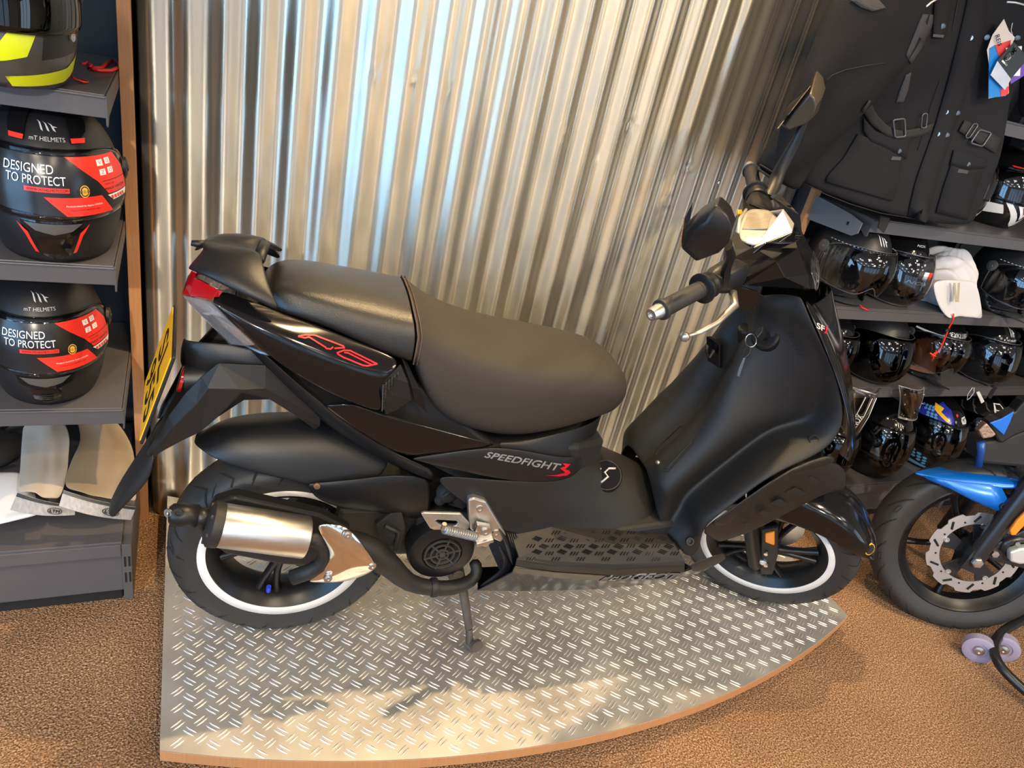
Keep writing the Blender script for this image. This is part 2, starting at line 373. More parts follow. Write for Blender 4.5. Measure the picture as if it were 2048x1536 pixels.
# ---- display stand with tread plate
def stand():
    t = thing('display_stand', 'low display stand topped with aluminium tread plate, curved wooden front edge, carrying the scooter', 'display stand', (0.9, 1.3, 0))
    inv = V((-.9, -1.3, 0))
    XL, XR, yL, yM = -.05, 1.852, .984, .806
    half = (XR-XL)/2; cx = (XL+XR)/2; sag = yL-yM; R = (half*half+sag*sag)/(2*sag)
    def fy(x, e=0): return yM+R-math.sqrt((R+e)**2-(x-cx)**2)
    xs = [XL+(XR-XL)*i/64 for i in range(65)]
    front = [(x, fy(x)) for x in xs]
    def back(x): # follow the wall
        a = math.asin(max(-.99, min(.99, (x-XW)/RW))); y = YW+RW-RW*math.cos(a)-.014; return min(y, 1.41) if x > 1.815 else y
    def slab(z0, z1, e=0, m=None, name='', **k):
        f = [V((x*1.0, y+e, 0)) for x, y in front]
        bk = [V((x, back(x), 0)) for x in reversed(xs)]
        pts = [V((p.x, p.y, z0))+inv for p in f+bk]
        return MB().prism(pts, (0, 0, 1), z1-z0).build(name, m, t, **k)
    pm, nt, b = newmat('aluminium_tread_plate'); N = nt.nodes; L = nt.links
    b.inputs['Metallic'].default_value = .8; b.inputs['Base Color'].default_value = (.60, .585, .56, 1)
    tc = N.new('ShaderNodeTexCoord'); n = N.new('ShaderNodeTexNoise'); n.inputs['Scale'].default_value = 9; n.inputs['Detail'].default_value = 7; L.new(tc.outputs['Object'], n.inputs[0])
    r = N.new('ShaderNodeMapRange'); r.inputs[1].default_value = .3; r.inputs[2].default_value = .7; r.inputs[3].default_value = .36; r.inputs[4].default_value = .52
    L.new(n.outputs[0], r.inputs[0]); L.new(r.outputs[0], b.inputs['Roughness'])
    cr = N.new('ShaderNodeMixRGB'); cr.inputs[1].default_value = (.56, .53, .49, 1); cr.inputs[2].default_value = (.74, .72, .68, 1); L.new(n.outputs[0], cr.inputs[0]); L.new(cr.outputs[0], b.inputs['Base Color'])
    n3 = N.new('ShaderNodeTexNoise'); n3.inputs['Scale'].default_value = 350; L.new(tc.outputs['Object'], n3.inputs[0])
    bq = N.new('ShaderNodeBump'); bq.inputs['Strength'].default_value = .1; bq.inputs['Distance'].default_value = .001; L.new(n3.outputs[0], bq.inputs['Height']); L.new(bq.outputs[0], b.inputs['Normal'])
    slab(0, .048, .045, M['dark'], 'plinth')
    slab(.048, .0775, 0, wood, 'wooden_board', bevel=.001)
    # tread plate sheet with its raised double bars
    mb = MB()
    f = [V((x, y, 0)) for x, y in front]; bk = [V((x, back(x), 0)) for x in reversed(xs)]
    mb.prism([V((p.x, p.y+.0005, .0776))+inv for p in f+bk], (0, 0, 1), PH-.0776)
    def bar(cx_, cy_, ang):
        d = V((math.cos(ang), math.sin(ang), 0)); q = V((-d.y, d.x, 0)); hl = .0150; c = V((cx_, cy_, PH))+inv
        pr = [(-1, 0, 0), (-.6, .62, 0), (0, 1, 0), (.6, .62, 0), (1, 0, 0), (.6, -.62, 0), (0, -1, 0), (-.6, -.62, 0)]
        vs = [c+d*(u*hl)+q*(v*.0026) for u, v, _ in pr]
        vs += [c+d*(u*hl*.75)+V((0, 0, .0016)) for u in (-.8, 0, .8)]
        mb.add(vs, [(0, 1, 8), (1, 2, 9, 8), (2, 3, 10, 9), (3, 4, 10), (4, 5, 10), (5, 6, 9, 10), (6, 7, 8, 9), (7, 0, 8)])
    ax, ay = .0432, .0407; x0, y0 = .004, 1.014
    for i in range(-3, 46):
        for j in range(-7, 24):
            for k, (dx, dy, an) in enumerate(((0, 0, -.76), (.5, .5, .62))):
                cx_, cy_ = x0+(i+dx)*ax, y0+(j+dy)*ay
                if not (XL+.012 < cx_ < XR-.012): continue
                if cy_ < fy(cx_)+.012 or cy_ > back(cx_)-.02: continue
                q = V((-math.sin(an), math.cos(an), 0))
                for s_ in (-1, 1): bar(cx_+q.x*s_*.0042, cy_+q.y*s_*.0042, an)
    mb.build('tread_plate', pm, t, smooth=False, weld=False, normals=False)
stand()
# ================================================================ text and flat shapes
def text_mesh(txt, font_shear=0.0, spacing=1.0, res=3):
    cu = bpy.data.curves.new('t', 'FONT'); cu.body = txt; cu.resolution_u = res; cu.shear = font_shear; cu.space_character = spacing
    o = bpy.data.objects.new('t', cu); COL.objects.link(o)
    dg = bpy.context.evaluated_depsgraph_get(); dg.update()
    me = bpy.data.meshes.new_from_object(o.evaluated_get(dg)); bpy.data.objects.remove(o); bpy.data.curves.remove(cu)
    vs = [v.co.copy() for v in me.vertices]; fs = [tuple(p.vertices) for p in me.polygons]; bpy.data.meshes.remove(me)
    if not vs: return [], []
    x0 = min(v.x for v in vs); x1 = max(v.x for v in vs); y0 = min(v.y for v in vs); y1 = max(v.y for v in vs)
    return [((v.x-x0)/(x1-x0), (v.y-y0)/(y1-y0)) for v in vs], fs
def bil(q4, u, v):
    a, b, c, d = [V(p) for p in q4]      # bottom-left, bottom-right, top-right, top-left
    return (a*(1-u)+b*u)*(1-v)+(d*(1-u)+c*u)*v
def quad_text(name, txt, q4, m, parent, shear=0, off=.0015, nrm=None, bold=0, **k):
    uv, fs = text_mesh(txt, shear, **k); a, b, c, d = [V(p) for p in q4]
    n = V(nrm) if nrm else (b-a).cross(d-a).normalized()
    vs = [bil(q4, u, v)+n*off for u, v in uv]
    mb = MB(); mb.add(vs, fs)
    if bold:
        e = (b-a).normalized()*bold; f = (d-a).normalized()*bold
        for ex in (e, -e, f, -f): mb.add([p+ex for p in vs], fs)
    return mb.build(name, m, parent, weld=False, normals=False)
def quad_polys(name, polys, q4, m, parent, off=.0015):
    a, b, c, d = [V(p) for p in q4]; n = (b-a).cross(d-a).normalized(); mb = MB()
    for pl in polys:
        mb.add([bil(q4, u, v)+n*off for u, v in pl], [tuple(range(len(pl)))])
    return mb.build(name, m, parent, weld=False, normals=False)
def wheel_geo(tb, R=.245, W_=.065, rb=.166):
    return [(-W_*.80, rb-.004), (-W_*.88, rb+.012), (-W_*.98, rb+(R-rb)*.38), (-W_, rb+(R-rb)*.55), (-W_*.96, rb+(R-rb)*.72), (-W_*.80, R-.012), (-W_*.5, R-.003), (0, R),
            (W_*.5, R-.003), (W_*.80, R-.012), (W_*.96, rb+(R-rb)*.72), (W_, rb+(R-rb)*.55), (W_*.98, rb+(R-rb)*.38), (W_*.88, rb+.012), (W_*.80, rb-.004)]
def prof_at(prof, s):
    """s in 0..1 along the profile"""
    L_ = [0]
    for a, b in zip(prof, prof[1:]): L_.append(L_[-1]+math.hypot(a[0]-b[0], a[1]-b[1]))
    t = s*L_[-1]
    for i in range(len(prof)-1):
        if t <= L_[i+1]+1e-9:
            k = (t-L_[i])/(L_[i+1]-L_[i]); return prof[i][0]+(prof[i+1][0]-prof[i][0])*k, prof[i][1]+(prof[i+1][1]-prof[i][1])*k
    return prof[-1]
def tread_strip(mb, c, prof, pts, w, off=.0007):
    """pts: list of (angle deg, s) ; a thin groove strip on the tyre, wheel axle = local Y"""
    P = []
    for i in range(len(pts)-1):
        for k in range(3): P.append((pts[i][0]+(pts[i+1][0]-pts[i][0])*k/3, pts[i][1]+(pts[i+1][1]-pts[i][1])*k/3))
    P.append(pts[-1]); vs = []
    R = prof[len(prof)//2][1]
    for i, (a, s) in enumerate(P):
        a0, s0 = P[max(0, i-1)]; a1, s1 = P[min(len(P)-1, i+1)]
        da, ds = math.radians(a1-a0)*R, (s1-s0)*.26; l = math.hypot(da, ds) or 1
        na, ns = -ds/l, da/l; ww = w*(1 if 0 < i < len(P)-1 else .35)
        for sg in (-1, 1):
            aa = math.radians(a)+na*sg*ww/2/R; ss = s+ns*sg*ww/2/.26
            y, r = prof_at(prof, min(1, max(0, ss))); r += off; y += off*(1 if y > 0 else -1)*(abs(y)/.065)
            vs.append((c[0]+math.cos(aa)*r, c[1]+y, c[2]+math.sin(aa)*r))
    mb.add(vs, [(2*i, 2*i+1, 2*i+3, 2*i+2) for i in range(len(P)-1)])
def make_wheel(name, parent, c, R, W_, rb, pairs, frame=None, pframe=None, phase=0, white=True, mirrored=1, tread='scooter', spokew=.016):
    prof = wheel_geo(None, R, W_, rb); k = dict(frame=frame, pframe=pframe)
    ty = MB().lathe(c, (0, 1, 0), prof, 96, cap=False).build('tyre', M['rubber'], parent, smooth=True, **k)
    # grooves
    g = MB(); n = 26 if tread == 'scooter' else 20
    for i in range(n):
        a = 360/n*i
        for side in (0, 1):
            f = (lambda s: s) if side == 0 else (lambda s: 1-s)
            aa = a+(360/n/2 if side else 0)
            if tread == 'scooter':
                tread_strip(g, c, prof, [(aa, f(.16)), (aa-6, f(.30)), (aa+1, f(.42))] if i % 2 else [(aa, f(.20)), (aa-5, f(.33)), (aa+3, f(.47))], .0055)
                if i % 3 == 0: tread_strip(g, c, prof, [(aa+8, f(.24)), (aa+3, f(.33))], .003)
            else:
                tread_strip(g, c, prof, [(aa, f(.20)), (aa-4, f(.27)), (aa-9, f(.34)), (aa-16, f(.42))], .006)
                if i % 2: tread_strip(g, c, prof, [(aa-9, f(.24)), (aa-14, f(.25)), (aa-15, f(.30)), (aa-10, f(.29)), (aa-9, f(.24))], .002)
    g.build('tread_grooves', M['groove'], ty, normals=False, **{'frame': frame, 'pframe': pframe} if frame else {})
    # rim
    r = MB(); ww = W_*.80
    r.lathe(c, (0, 1, 0), [(-ww, rb+.001), (-ww-.002, rb-.006), (-ww+.004, rb-.012), (-ww+.014, rb-.020), (-.02, rb-.034), (.02, rb-.034), (ww-.014, rb-.020), (ww-.004, rb-.012), (ww+.002, rb-.006), (ww, rb+.001), (ww-.006, rb-.001), (.02, rb-.028), (-.02, rb-.028), (-ww+.006, rb-.001), (-ww, rb+.001)], 96, cap=False)
    rim = r.build('rim', M['rim'], parent, smooth=True, auto=50, **k)
    for i in range(pairs[0]):
        a0 = phase+2*math.pi*i/pairs[0]
        sp = MB()
        for j in range(pairs[1]):
            sg = (j-(pairs[1]-1)/2)*pairs[2]
            path = []
            for t in (0, .3, .65, 1):
                rr = .034+(rb-.030-.034)*t; aa = a0+sg*(.6+.4*t)+.10*t*mirrored
                path.append(V(c)+V((math.cos(aa)*rr, (-.030+.012*t)*(1 if white else .6), math.sin(aa)*rr)))
            sp.tube(path, [spokew*.9, spokew*.72, spokew*.66, spokew*.85], 10, sq=.75)
        sp.build('spoke', M['rim'], rim, smooth=True, auto=50, **k)
    MB().lathe(c, (0, 1, 0), [(-.046, .012), (-.045, .022), (-.036, .036), (.03, .040), (.04, .03), (.045, .012)], 32).build('hub', M['rim'], parent, auto=40, **k)
    if white:
        for sg in (-1, 1):
            MB().lathe(c, (0, 1, 0), [(sg*(ww+.0012), rb-.003), (sg*(W_*.895), rb+.014), (sg*(W_*.895-.003), rb+.014), (sg*(ww-.002), rb-.003)], 96, cap=False).build('rim_stripe', M['white'], rim, smooth=True, **k)
    return ty
from mathutils.bvhtree import BVHTree
class Surf:
    """finished surface of an object, to lay lettering on"""
    def __init__(s, *obs):
        dg = bpy.context.evaluated_depsgraph_get(); dg.update(); s.t = []
        for o in obs:
            ev = o.evaluated_get(dg); me = ev.to_mesh(); W_ = ev.matrix_world; s.t.append(BVHTree.FromPolygons([W_@v.co for v in me.vertices], [tuple(p.vertices) for p in me.polygons])); ev.to_mesh_clear()
    def hit(s, px, py, off, fr):
        d = WF.ray(px, py).normalized(); b = None
        for t in s.t:
            h = t.ray_cast(C0, d)
            if h[0] is not None and (b is None or h[3] < b[3]): b = h
        if b is None: return None
        n = b[1] if b[1].dot(d) < 0 else -b[1]
        return fr.loc(b[0]+n*off)
def lay(name, surf, polys, off, m, parent, fr):
    mb = MB()
    for pl in polys:
        vs = [surf.hit(x, y, off, fr) for x, y in pl]
        if all(v is not None for v in vs): mb.add(vs, [tuple(range(len(vs)))])
    return mb.build(name, m, parent, weld=False, normals=False)
def lay_text(name, txt, surf, q4, off, m, parent, fr, shear=0, bold=0):
    uv, fs = text_mesh(txt, shear); c = [V((x, y, 0)) for x, y in q4]; P = [bil(c, u, v) for u, v in uv]; polys = []
    for dx, dy in (((0, 0), (bold, 0), (-bold, 0), (0, bold), (0, -bold)) if bold else ((0, 0),)): polys += [[(P[i].x+dx, P[i].y+dy) for i in f] for f in fs]
    return lay(name, surf, polys, off, m, parent, fr)
# ================================================================ the scooter
LASTP = [None]
def scooter():
    q = BF.y; S = SF.y
    T = thing('scooter', 'black motor scooter with red RS lettering, standing on the tread plate display stand', 'scooter', mat=BF.m())
    def P(name, rows, m, parent=T, sub=2, solid=.004, mirror=True, off=1, smooth=True, conv=q, fr=None, **k):
        """surface patch through measured points, mirrored to the other side of the machine"""
        pts = [[(conv(*p) if not isinstance(p, Vector) else p) for p in r] for r in rows]
        mb = MB(); mb.grid(pts); kw = dict(frame=fr, pframe=BF) if fr else {}; kw.update(k)
        if mirror:
            if any(abs(p.y) < 1e-4 for r in pts for p in r): mb.mirror()
            else:
                m2 = MB(); m2.grid(pts); m2.mirror(); h = len(m2.v)//2; m3 = MB(); m3.v = m2.v[h:]; m3.f = [tuple(i-h for i in f) for f in m2.f[len(m2.f)//2:]]; m3.mi = m2.mi[len(m2.f)//2:]
                m3.build(name, m, parent, smooth=smooth, solid=solid, sub=sub, off=off, **kw)
        LASTP[0] = mb.build(name, m, parent, smooth=smooth, solid=solid, sub=sub, off=off, **kw); return LASTP[0]
    SK = dict(frame=SF, pframe=BF)
    # ---------- wheels
    make_wheel('rear_wheel', T, (0, 0, .245), .245, .066, .167, (5, 2, .30), phase=-1.9)
    make_wheel('front_wheel', T, (1.33, 0, .245), .245, .060, .167, (5, 2, .30), frame=SF, pframe=BF, phase=-1.1)
    vp = q(537, 1182, -.035); MB().tube([vp, vp+V((0, -.004, .018))], .0055, 12).build('valve_cap', M['bluecap'], T, auto=40)
    # ---------- seat
    def ring(xt, zt, wt, xc, zc, wc, xb, zb, wb, zmid=.008):
        h = [(xt, 0, zt+zmid), (xt, wt*.55, zt+zmid*.75), (xt, wt, zt), ((xt+xc)/2, (wt+wc)/2+.006, (zt+zc)/2+.004), (xc, wc, zc), ((xc+xb)/2, (wc+wb)/2+.002, (zc+zb)/2), (xb, wb, zb), (xb, wb*.6, zb-.012), (xb, 0, zb-.012)]
        return [V((x, -y, z)) for x, y, z in h]+[V((x, y, z)) for x, y, z in h[-2:0:-1]]
    sm0 = (.874, .090, .838, .1262, .786, .136)
    def sring(dx, g=0): return ring(.193+dx, sm0[0]+g, sm0[1], .201+dx, sm0[2], sm0[3]+g, .199+dx, sm0[4], sm0[5])
    fr = [sring(.000), sring(.002), sring(.006),
          ring(.235, .846, .100, .240, .80, .135, .232, .715, .145),
          ring(.285, .822, .112, .30, .765, .142, .285, .660, .148),
          ring(.37, .799, .118, .38, .735, .146, .368, .635, .146),
          ring(.49, .789, .115, .49, .735, .143, .45, .622, .138),
          ring(.60, .782, .098, .60, .735, .126, .56, .640, .118),
          ring(.655, .774, .080, .668, .72, .104, .650, .662, .090),
          ring(.694, .752, .055, .706, .705, .072, .693, .660, .062, .004),
          ring(.706, .728, .025, .713, .700, .032, .706, .672, .025, .001)]
    MB().loft(fr).build('seat', M['seatfab'], T, smooth=True, sub=2)
    re = [ring(-.078, .862, .030, -.078, .856, .045, -.075, .842, .045, .002), ring(-.066, .884, .045, -.066, .872, .070, -.062, .845, .080, .004),
          ring(-.03, .896, .056, -.03, .884, .088, -.025, .848, .102), ring(.04, .893, .064, .045, .872, .104, .04, .838, .116),
          ring(.12, .884, .076, .125, .850, .119, .115, .808, .129), sring(-.012), sring(-.004), sring(-.001)]
    MB().loft(re).build('pillion_seat', M['vinyl'], T, smooth=True, sub=2)
    sm = MB(); sp = [p*1 for p in ring(.194, .874, .090, .202, .838, .1262, .199, .786, .136)[:7]]
    sp = [V((p.x, p.y*1.004, p.z+.0005)) for p in sp]; sm.tube(sp, .0016, 6); sm.tube([p+V((.007, 0, -.001)) for p in sp], .0012, 6)
    sm.mirror().build('seat_stitching', M['thread'], T, smooth=True)
    # ---------- grab rail / rear spoiler
    rows = [[(372, 538, -.045), (400, 548, -.085), (470, 585, -.115), (520, 605, -.125), (556, 623, -.128)],
            [(370, 533, -.045), (410, 535, -.085), (475, 560, -.11), (525, 585, -.12), (560, 612, -.126)],
            [(402, 500, -.030), (425, 498, -.045), (470, 500, -.052), (503, 518, -.070), (545, 590, -.118)],
            [(405, 491, -.018), (430, 491, -.020), (470, 492, -.022), (503, 493, -.030), (522, 500, -.050)],
            [V((-.183, -.008, .934)), V((-.160, -.01, .935)), V((-.125, -.01, .935)), V((-.098, -.015, .933)), V((-.078, -.03, .926))],
            [V((-.183, 0, .933)), V((-.160, 0, .934)), V((-.125, 0, .934)), V((-.100, 0, .932)), V((-.085, 0, .926))]]
    P('grab_rail', rows, M['matt'], solid=.008, sub=2, off=-1)
    mb = MB(); e1 = q(385, 485, .02); 
    mb.tube([q(410, 487, -.0), q(396, 488, .0), q(386, 487, .0), q(386, 491, .0)], [.006, .007, .006, .004], 10)
    mb.build('grab_lip', M['matt'], T, smooth=True); mb = MB()
    mb.tube([V((-.085, -.040, .924)), q(530, 486, .03), q(545, 492, .07), q(558, 499, .09)], [.012, .010, .009, .007], 10, sq=.6)
    mb.build('grab_handle', M['matt'], T, smooth=True)
    # ---------- tail: red lamp and clear indicator
    P('tail_light', [[(372, 575, 0), (372, 575, -.04), (388, 555, -.055), (437, 580, -.10)], [(364, 588, 0), (364, 588, -.04), (380, 590, -.062), (428, 594, -.105)], [(370, 592, 0), (370, 592, -.035), (385, 596, -.055), (423, 600, -.10)]], M['redlens'], sub=0, solid=.01, off=-1, smooth=False, bevel=.002)
    P('indicator_lens', [[(362, 590, -.045), (400, 594, -.08), (424, 601, -.105)], [(385, 615, -.060), (425, 628, -.10), (455, 632, -.122)], [(420, 650, -.078), (450, 655, -.11), (485, 660, -.132)], [(460, 690, -.09), (490, 692, -.12), (512, 688, -.137)], [(500, 702, -.12), (520, 707, -.132), (541, 712, -.139)]], M['clear'], sub=0, solid=.002, smooth=False)
    P('indicator_reflector', [[(366, 592, -.035), (400, 598, -.07), (422, 604, -.095)], [(388, 617, -.048), (425, 630, -.09), (452, 636, -.112)], [(422, 650, -.066), (450, 657, -.10), (482, 664, -.122)], [(462, 688, -.078), (490, 692, -.11), (508, 690, -.128)]], mat('lamp_reflector', (.92, .90, .90), .32, .85, bump=.8, bscale=120), sub=0, solid=.002, smooth=False)
    # ---------- gloss tail panel with RS
    rows = [[(430, 575, -.070), (500, 600, -.085), (560, 625, -.098), (650, 655, -.110), (720, 684, -.118), (806, 716, -.128)],
            [(424, 602, -.106), (485, 632, -.125), (555, 662, -.140), (650, 703, -.150), (718, 732, -.154), (792, 745, -.153)],
            [(424, 604, -.107), (478, 644, -.128), (550, 675, -.143), (645, 715, -.153), (712, 745, -.157), (757, 769, -.158)],
            [(445, 622, -.110), (505, 680, -.134), (570, 712, -.150), (650, 750, -.158), (712, 780, -.159), (764, 800, -.158)],
            [(455, 635, -.110), (541, 714, -.137), (615, 763, -.150), (668, 790, -.154), (712, 808, -.155), (768, 828, -.156)]]
    P('tail_panel', rows, M['gloss'], sub=2, solid=.003)
    pn = LASTP[0]
    # RS letters: outlined slanted shapes on the upper face
    def c4(cx, cy): return (340+cx/4, 440+cy/4)
    sf = Surf(pn)
    def stroke(pts, w):
        o = []
        for (x0, y0), (x1, y1) in zip(pts, pts[1:]):
            l = math.hypot(x1-x0, y1-y0); nx, ny = -(y1-y0)/l*w/2, (x1-x0)/l*w/2; ex, ey = (x1-x0)/l*w*.35, (y1-y0)/l*w*.35; k = max(1, int(l/40))
            for i in range(k):
                a, b = i/k, (i+1)/k; ax, ay, bx, by = x0-ex+(x1-x0+2*ex)*a, y0-ey+(y1-y0+2*ey)*a, x0-ex+(x1-x0+2*ex)*b, y0-ey+(y1-y0+2*ey)*b
                o.append([c4(ax-nx, ay-ny), c4(bx-nx, by-ny), c4(bx+nx, by+ny), c4(ax+nx, ay+ny)])
        return o
    R1 = stroke([(1028, 934), (1078, 945), (1112, 938), (1240, 1018), (1252, 1030), (1282, 1034), (1300, 1020)], 13)+stroke([(1028, 930), (1088, 921), (1155, 923), (1385, 1010), (1392, 1024), (1318, 1028)], 13)
    S1_ = stroke([(1336, 1064), (1390, 1044), (1438, 1046), (1655, 1152), (1578, 1168), (1542, 1163), (1386, 1099), (1342, 1074)], 13)+stroke([(1396, 1062), (1425, 1066), (1612, 1158)], 12)
    lay('lettering', sf, R1+S1_, .0012, M['red'], pn, BF)
    # vent grille at the front of the tail panel
    P('side_vent', [[(758, 768, -.157), (775, 752, -.148), (800, 728, -.134)], [(765, 800, -.157), (785, 790, -.150), (815, 765, -.140)], [(770, 828, -.156), (793, 818, -.150), (822, 798, -.143)]], M['matt'], sub=0, solid=.003, smooth=False)
    g = MB()
    for i in range(5):
        for j in range(7):
            p = q(768+i*6-j*.3, 772+j*7.2-i*5.2, -.159+i*.0035); g.box(p-V((.003, .002, .0033)), p+V((.003, .001, .0033)))
    g.build('vent_mesh', M['groove'], T)
    g = MB()
    for i in range(6):
        g.tube([q(766+i*6, 770-i*5.2, -.161+i*.0035), q(764+i*6, 822-i*4, -.161+i*.0035)], .0007, 5)
    g.build('vent_bars', mat('vent_grey', (.10, .09, .08), .5), T)
    P('seat_base_trim', [[(802, 716, -.130), (812, 724, -.128)], [(822, 775, -.142), (838, 778, -.140)], [(828, 800, -.146), (853, 825, -.146)]], M['gloss'], sub=0, solid=.004, smooth=False)
    # ---------- lower gloss strip, under-seat panels
    P('rear_side_panel', [[(700, 800, -.150), (768, 829, -.157), (850, 845, -.1575), (920, 868, -.156), (995, 888, -.154)], [(660, 806, -.144), (740, 850, -.150), (800, 880, -.1555), (890, 890, -.157), (995, 889, -.155)], [(632, 800, -.135), (700, 852, -.144), (760, 890, -.149), (806, 917, -.152), (900, 904, -.156)]], M['gloss'], sub=1)
    P('under_tail_panel', [[(455, 638, -.108), (530, 712, -.134), (632, 800, -.136), (700, 852, -.145), (806, 918, -.153), (870, 938, -.157)], [(455, 650, -.085), (515, 715, -.115), (600, 798, -.12), (690, 868, -.134), (800, 935, -.146), (872, 962, -.150)], [(455, 660, -.0), (520, 745, -.0), (590, 820, -.0), (660, 870, -.0), (760, 930, -.0), (860, 980, -.0)]], M['matt'], sub=1)
    P('side_panel', [[(806, 917, -.154), (900, 903, -.158), (995, 889, -.157), (1080, 905, -.148), (1150, 918, -.118), (1166, 893, -.085)],
                     [(835, 920, -.158), (905, 918, -.163), (1000, 925, -.164), (1080, 938, -.156), (1148, 942, -.126), (1172, 905, -.080)],
                     [(860, 928, -.156), (920, 940, -.160), (1000, 960, -.161), (1080, 966, -.152), (1140, 960, -.126), (1168, 930, -.088)]], M['matt'], sub=2)
    sp_ = LASTP[0]
    sf = Surf(sp_)
    lay_text('lettering', 'SPEEDFIGHT', sf, [(968, 914), (1118, 942), (1122, 928), (973, 903)], .0012, M['grey'], sp_, BF, shear=.25, bold=.5)
    lay('numeral', sf, [[(1124,926),(1140,928),(1130,938),(1119,936),(1130,932)], [(1119,936),(1130,938),(1138,941),(1127,942)], [(1138,941),(1140,945),(1134,950),(1118,952),(1112,949),(1130,945),(1127,942)], [(1118,952),(1090,950),(1112,949)]], .0014, M['red'], sp_, BF)
    P('seat_pedestal', [[(990, 885, -.150), (1060, 880, -.132), (1120, 862, -.112), (1196, 842, -.055), V((.700, 0, .640))],
                        [(996, 889, -.154), (1070, 900, -.146), (1150, 917, -.118), (1167, 893, -.080), V((.705, 0, .560))],
                        [(1000, 930, -.150), (1080, 945, -.140), (1145, 950, -.112), (1178, 918, -.070), V((.712, 0, .505))]], M['matt'], sub=2)
    # ---------- main lower body / tunnel
    P('body_tunnel', [[(872, 950, -.150), (935, 952, -.156), (1000, 958, -.158), (1080, 962, -.150), (1138, 957, -.122), (1175, 922, -.075), V((.715, 0, .512))],
                      [(878, 965, -.150), (935, 990, -.158), (985, 1000, -.162), (1080, 985, -.155), (1160, 975, -.115), (1215, 935, -.055), V((.775, 0, .488))],
                      [(905, 985, -.150), (950, 1010, -.160), (1000, 1035, -.166), (1095, 1020, -.160), (1200, 1010, -.120), (1262, 955, -.060), V((.835, 0, .470))],
                      [(940, 1000, -.152), (970, 1030, -.162), (1015, 1060, -.170), (1100, 1048, -.160), (1225, 1045, -.130), (1303, 1005, -.095), V((.870, 0, .47))],
                      [(960, 1010, -.152), (985, 1040, -.164), (1022, 1075, -.175), (1110, 1062, -.163), (1230, 1062, -.140), (1322, 1066, -.130), V((.885, 0, .45))]], M['matt2'], sub=2)
    # fuel cap
    bt = LASTP[0]; sf = Surf(bt); c = sf.hit(1212, 951, .0, BF) or q(1213, 953, -.035); c2, c3 = sf.hit(1220, 945, 0, BF), sf.hit(1205, 942, 0, BF)
    n_ = V((-.25, -.62, .74)).normalized()
    MB().lathe(c-n_*.010, n_, [(0, .040), (.012, .039), (.016, .036), (.017, .0)], 36).build('fuel_cap', M['matt'], T, auto=40)
    MB().lathe(c+n_*.006, n_, [(0, .034), (.002, .033), (.0025, .0)], 32).build('fuel_cap_badge', M['gloss'], T, auto=40)
    sl = MB(); e1 = n_.cross(V((0, 0, 1))).normalized(); e2 = n_.cross(e1)
    P0 = lambda u, v: c+n_*.0092+e1*u+e2*v
    sl.tube([P0(-.018, -.020), P0(-.002, -.016), P0(.006, -.004), P0(-.004, .004), P0(.010, .022)], .0028, 6); sl.tube([P0(.016, -.012), P0(.022, .0), P0(.017, .016)], .002, 6)
    sl.build('cap_emblem', M['silver'], T, smooth=True)
    # ---------- floorboard
    fl = [(985, 1040), (1010, 1076)]
    P('floorboard', [[(1020, 1070, -.172), (1100, 1054, -.160), (1225, 1060, -.142), (1325, 1066, -.135)],
                     [(1028, 1090, -.195), (1110, 1085, -.195), (1225, 1090, -.190), (1348, 1088, -.175)],
                     [(1036, 1113, -.218), (1110, 1122, -.220), (1225, 1128, -.215), (1368, 1122, -.200)],
                     [(1032, 1118, -.222), (1110, 1130, -.224), (1225, 1137, -.219), (1368, 1130, -.205)],
                     [(1030, 1130, -.218), (1110, 1140, -.220), (1225, 1148, -.215), (1368, 1140, -.200)]], M['matt2'], sub=0, smooth=False, bevel=.003)
    fb = LASTP[0]
    g = MB(); sf = Surf(fb)
    for i in range(13):
        for j in range(5):
            cx, cy = 1062+i*25+(j % 2)*12, 1066+j*13+(i % 2)*2
            if cy > 1119 or cx > 1350+(cy-1085)*.3 or cx < 1036 or (cy < 1072 and (cx < 1105 or cx > 1300)): continue
            k = (i+j) % 2
            for t in (-1, 0, 1):
                if k: a, b = sf.hit(cx-7+t*3, cy-4-t*2.2, .0012, BF), sf.hit(cx+7+t*3, cy+1-t*2.2, .0012, BF)
                else: a, b = sf.hit(cx-3+t*6, cy+3.5, .0012, BF), sf.hit(cx+2+t*6, cy-3.5, .0012, BF)
                if a and b: g.bar(a, b, .0022, .0024)
    g.build('tread_pattern', M['gloss'], fb, bevel=.0006)
    mb = MB()
    for i in range(5):
        t = i/4; mb.tube([q(1014+t*18, 1064+t*3, -.176), q(1024+t*18, 1094+t*8, -.20)], .0022, 6)
    mb.build('floor_ribs', M['matt'], fb, smooth=True)
    P('floorboard_end', [[(985, 1036, -.170), (1016, 1072, -.176)], [(1000, 1075, -.185), (1030, 1112, -.218)], [(1008, 1085, -.188), (1030, 1130, -.216)], [(1018, 1120, -.16), (1026, 1132, -.17)]], M['matt2'], sub=1)
    # belly skirt
    P('side_skirt', [[(1028, 1131, -.219), (1110, 1141, -.220), (1225, 1149, -.214), (1370, 1140, -.198), (1450, 1110, -.150)],
                     [(1024, 1142, -.214), (1110, 1152, -.214), (1220, 1160, -.205), (1345, 1155, -.180), (1440, 1122, -.130)],
                     [(955, 1178, -.150), (1070, 1179, -.160), (1200, 1175, -.155), (1300, 1166, -.140), (1400, 1143, -.100)],
                     [V((.46, -.05, .185)), V((.60, -.05, .185)), V((.74, -.05, .185)), V((.86, -.05, .185)), V((1.0, -.03, .2))]], M['gloss'], sub=0, smooth=False, bevel=.003)
    sk = LASTP[0]
    lay_text('lettering', 'PEUGEOT', Surf(sk), [(1199, 1161), (1352, 1158), (1362, 1146), (1208, 1148)], .0012, M['grey'], sk, BF, shear=.3, bold=.4)
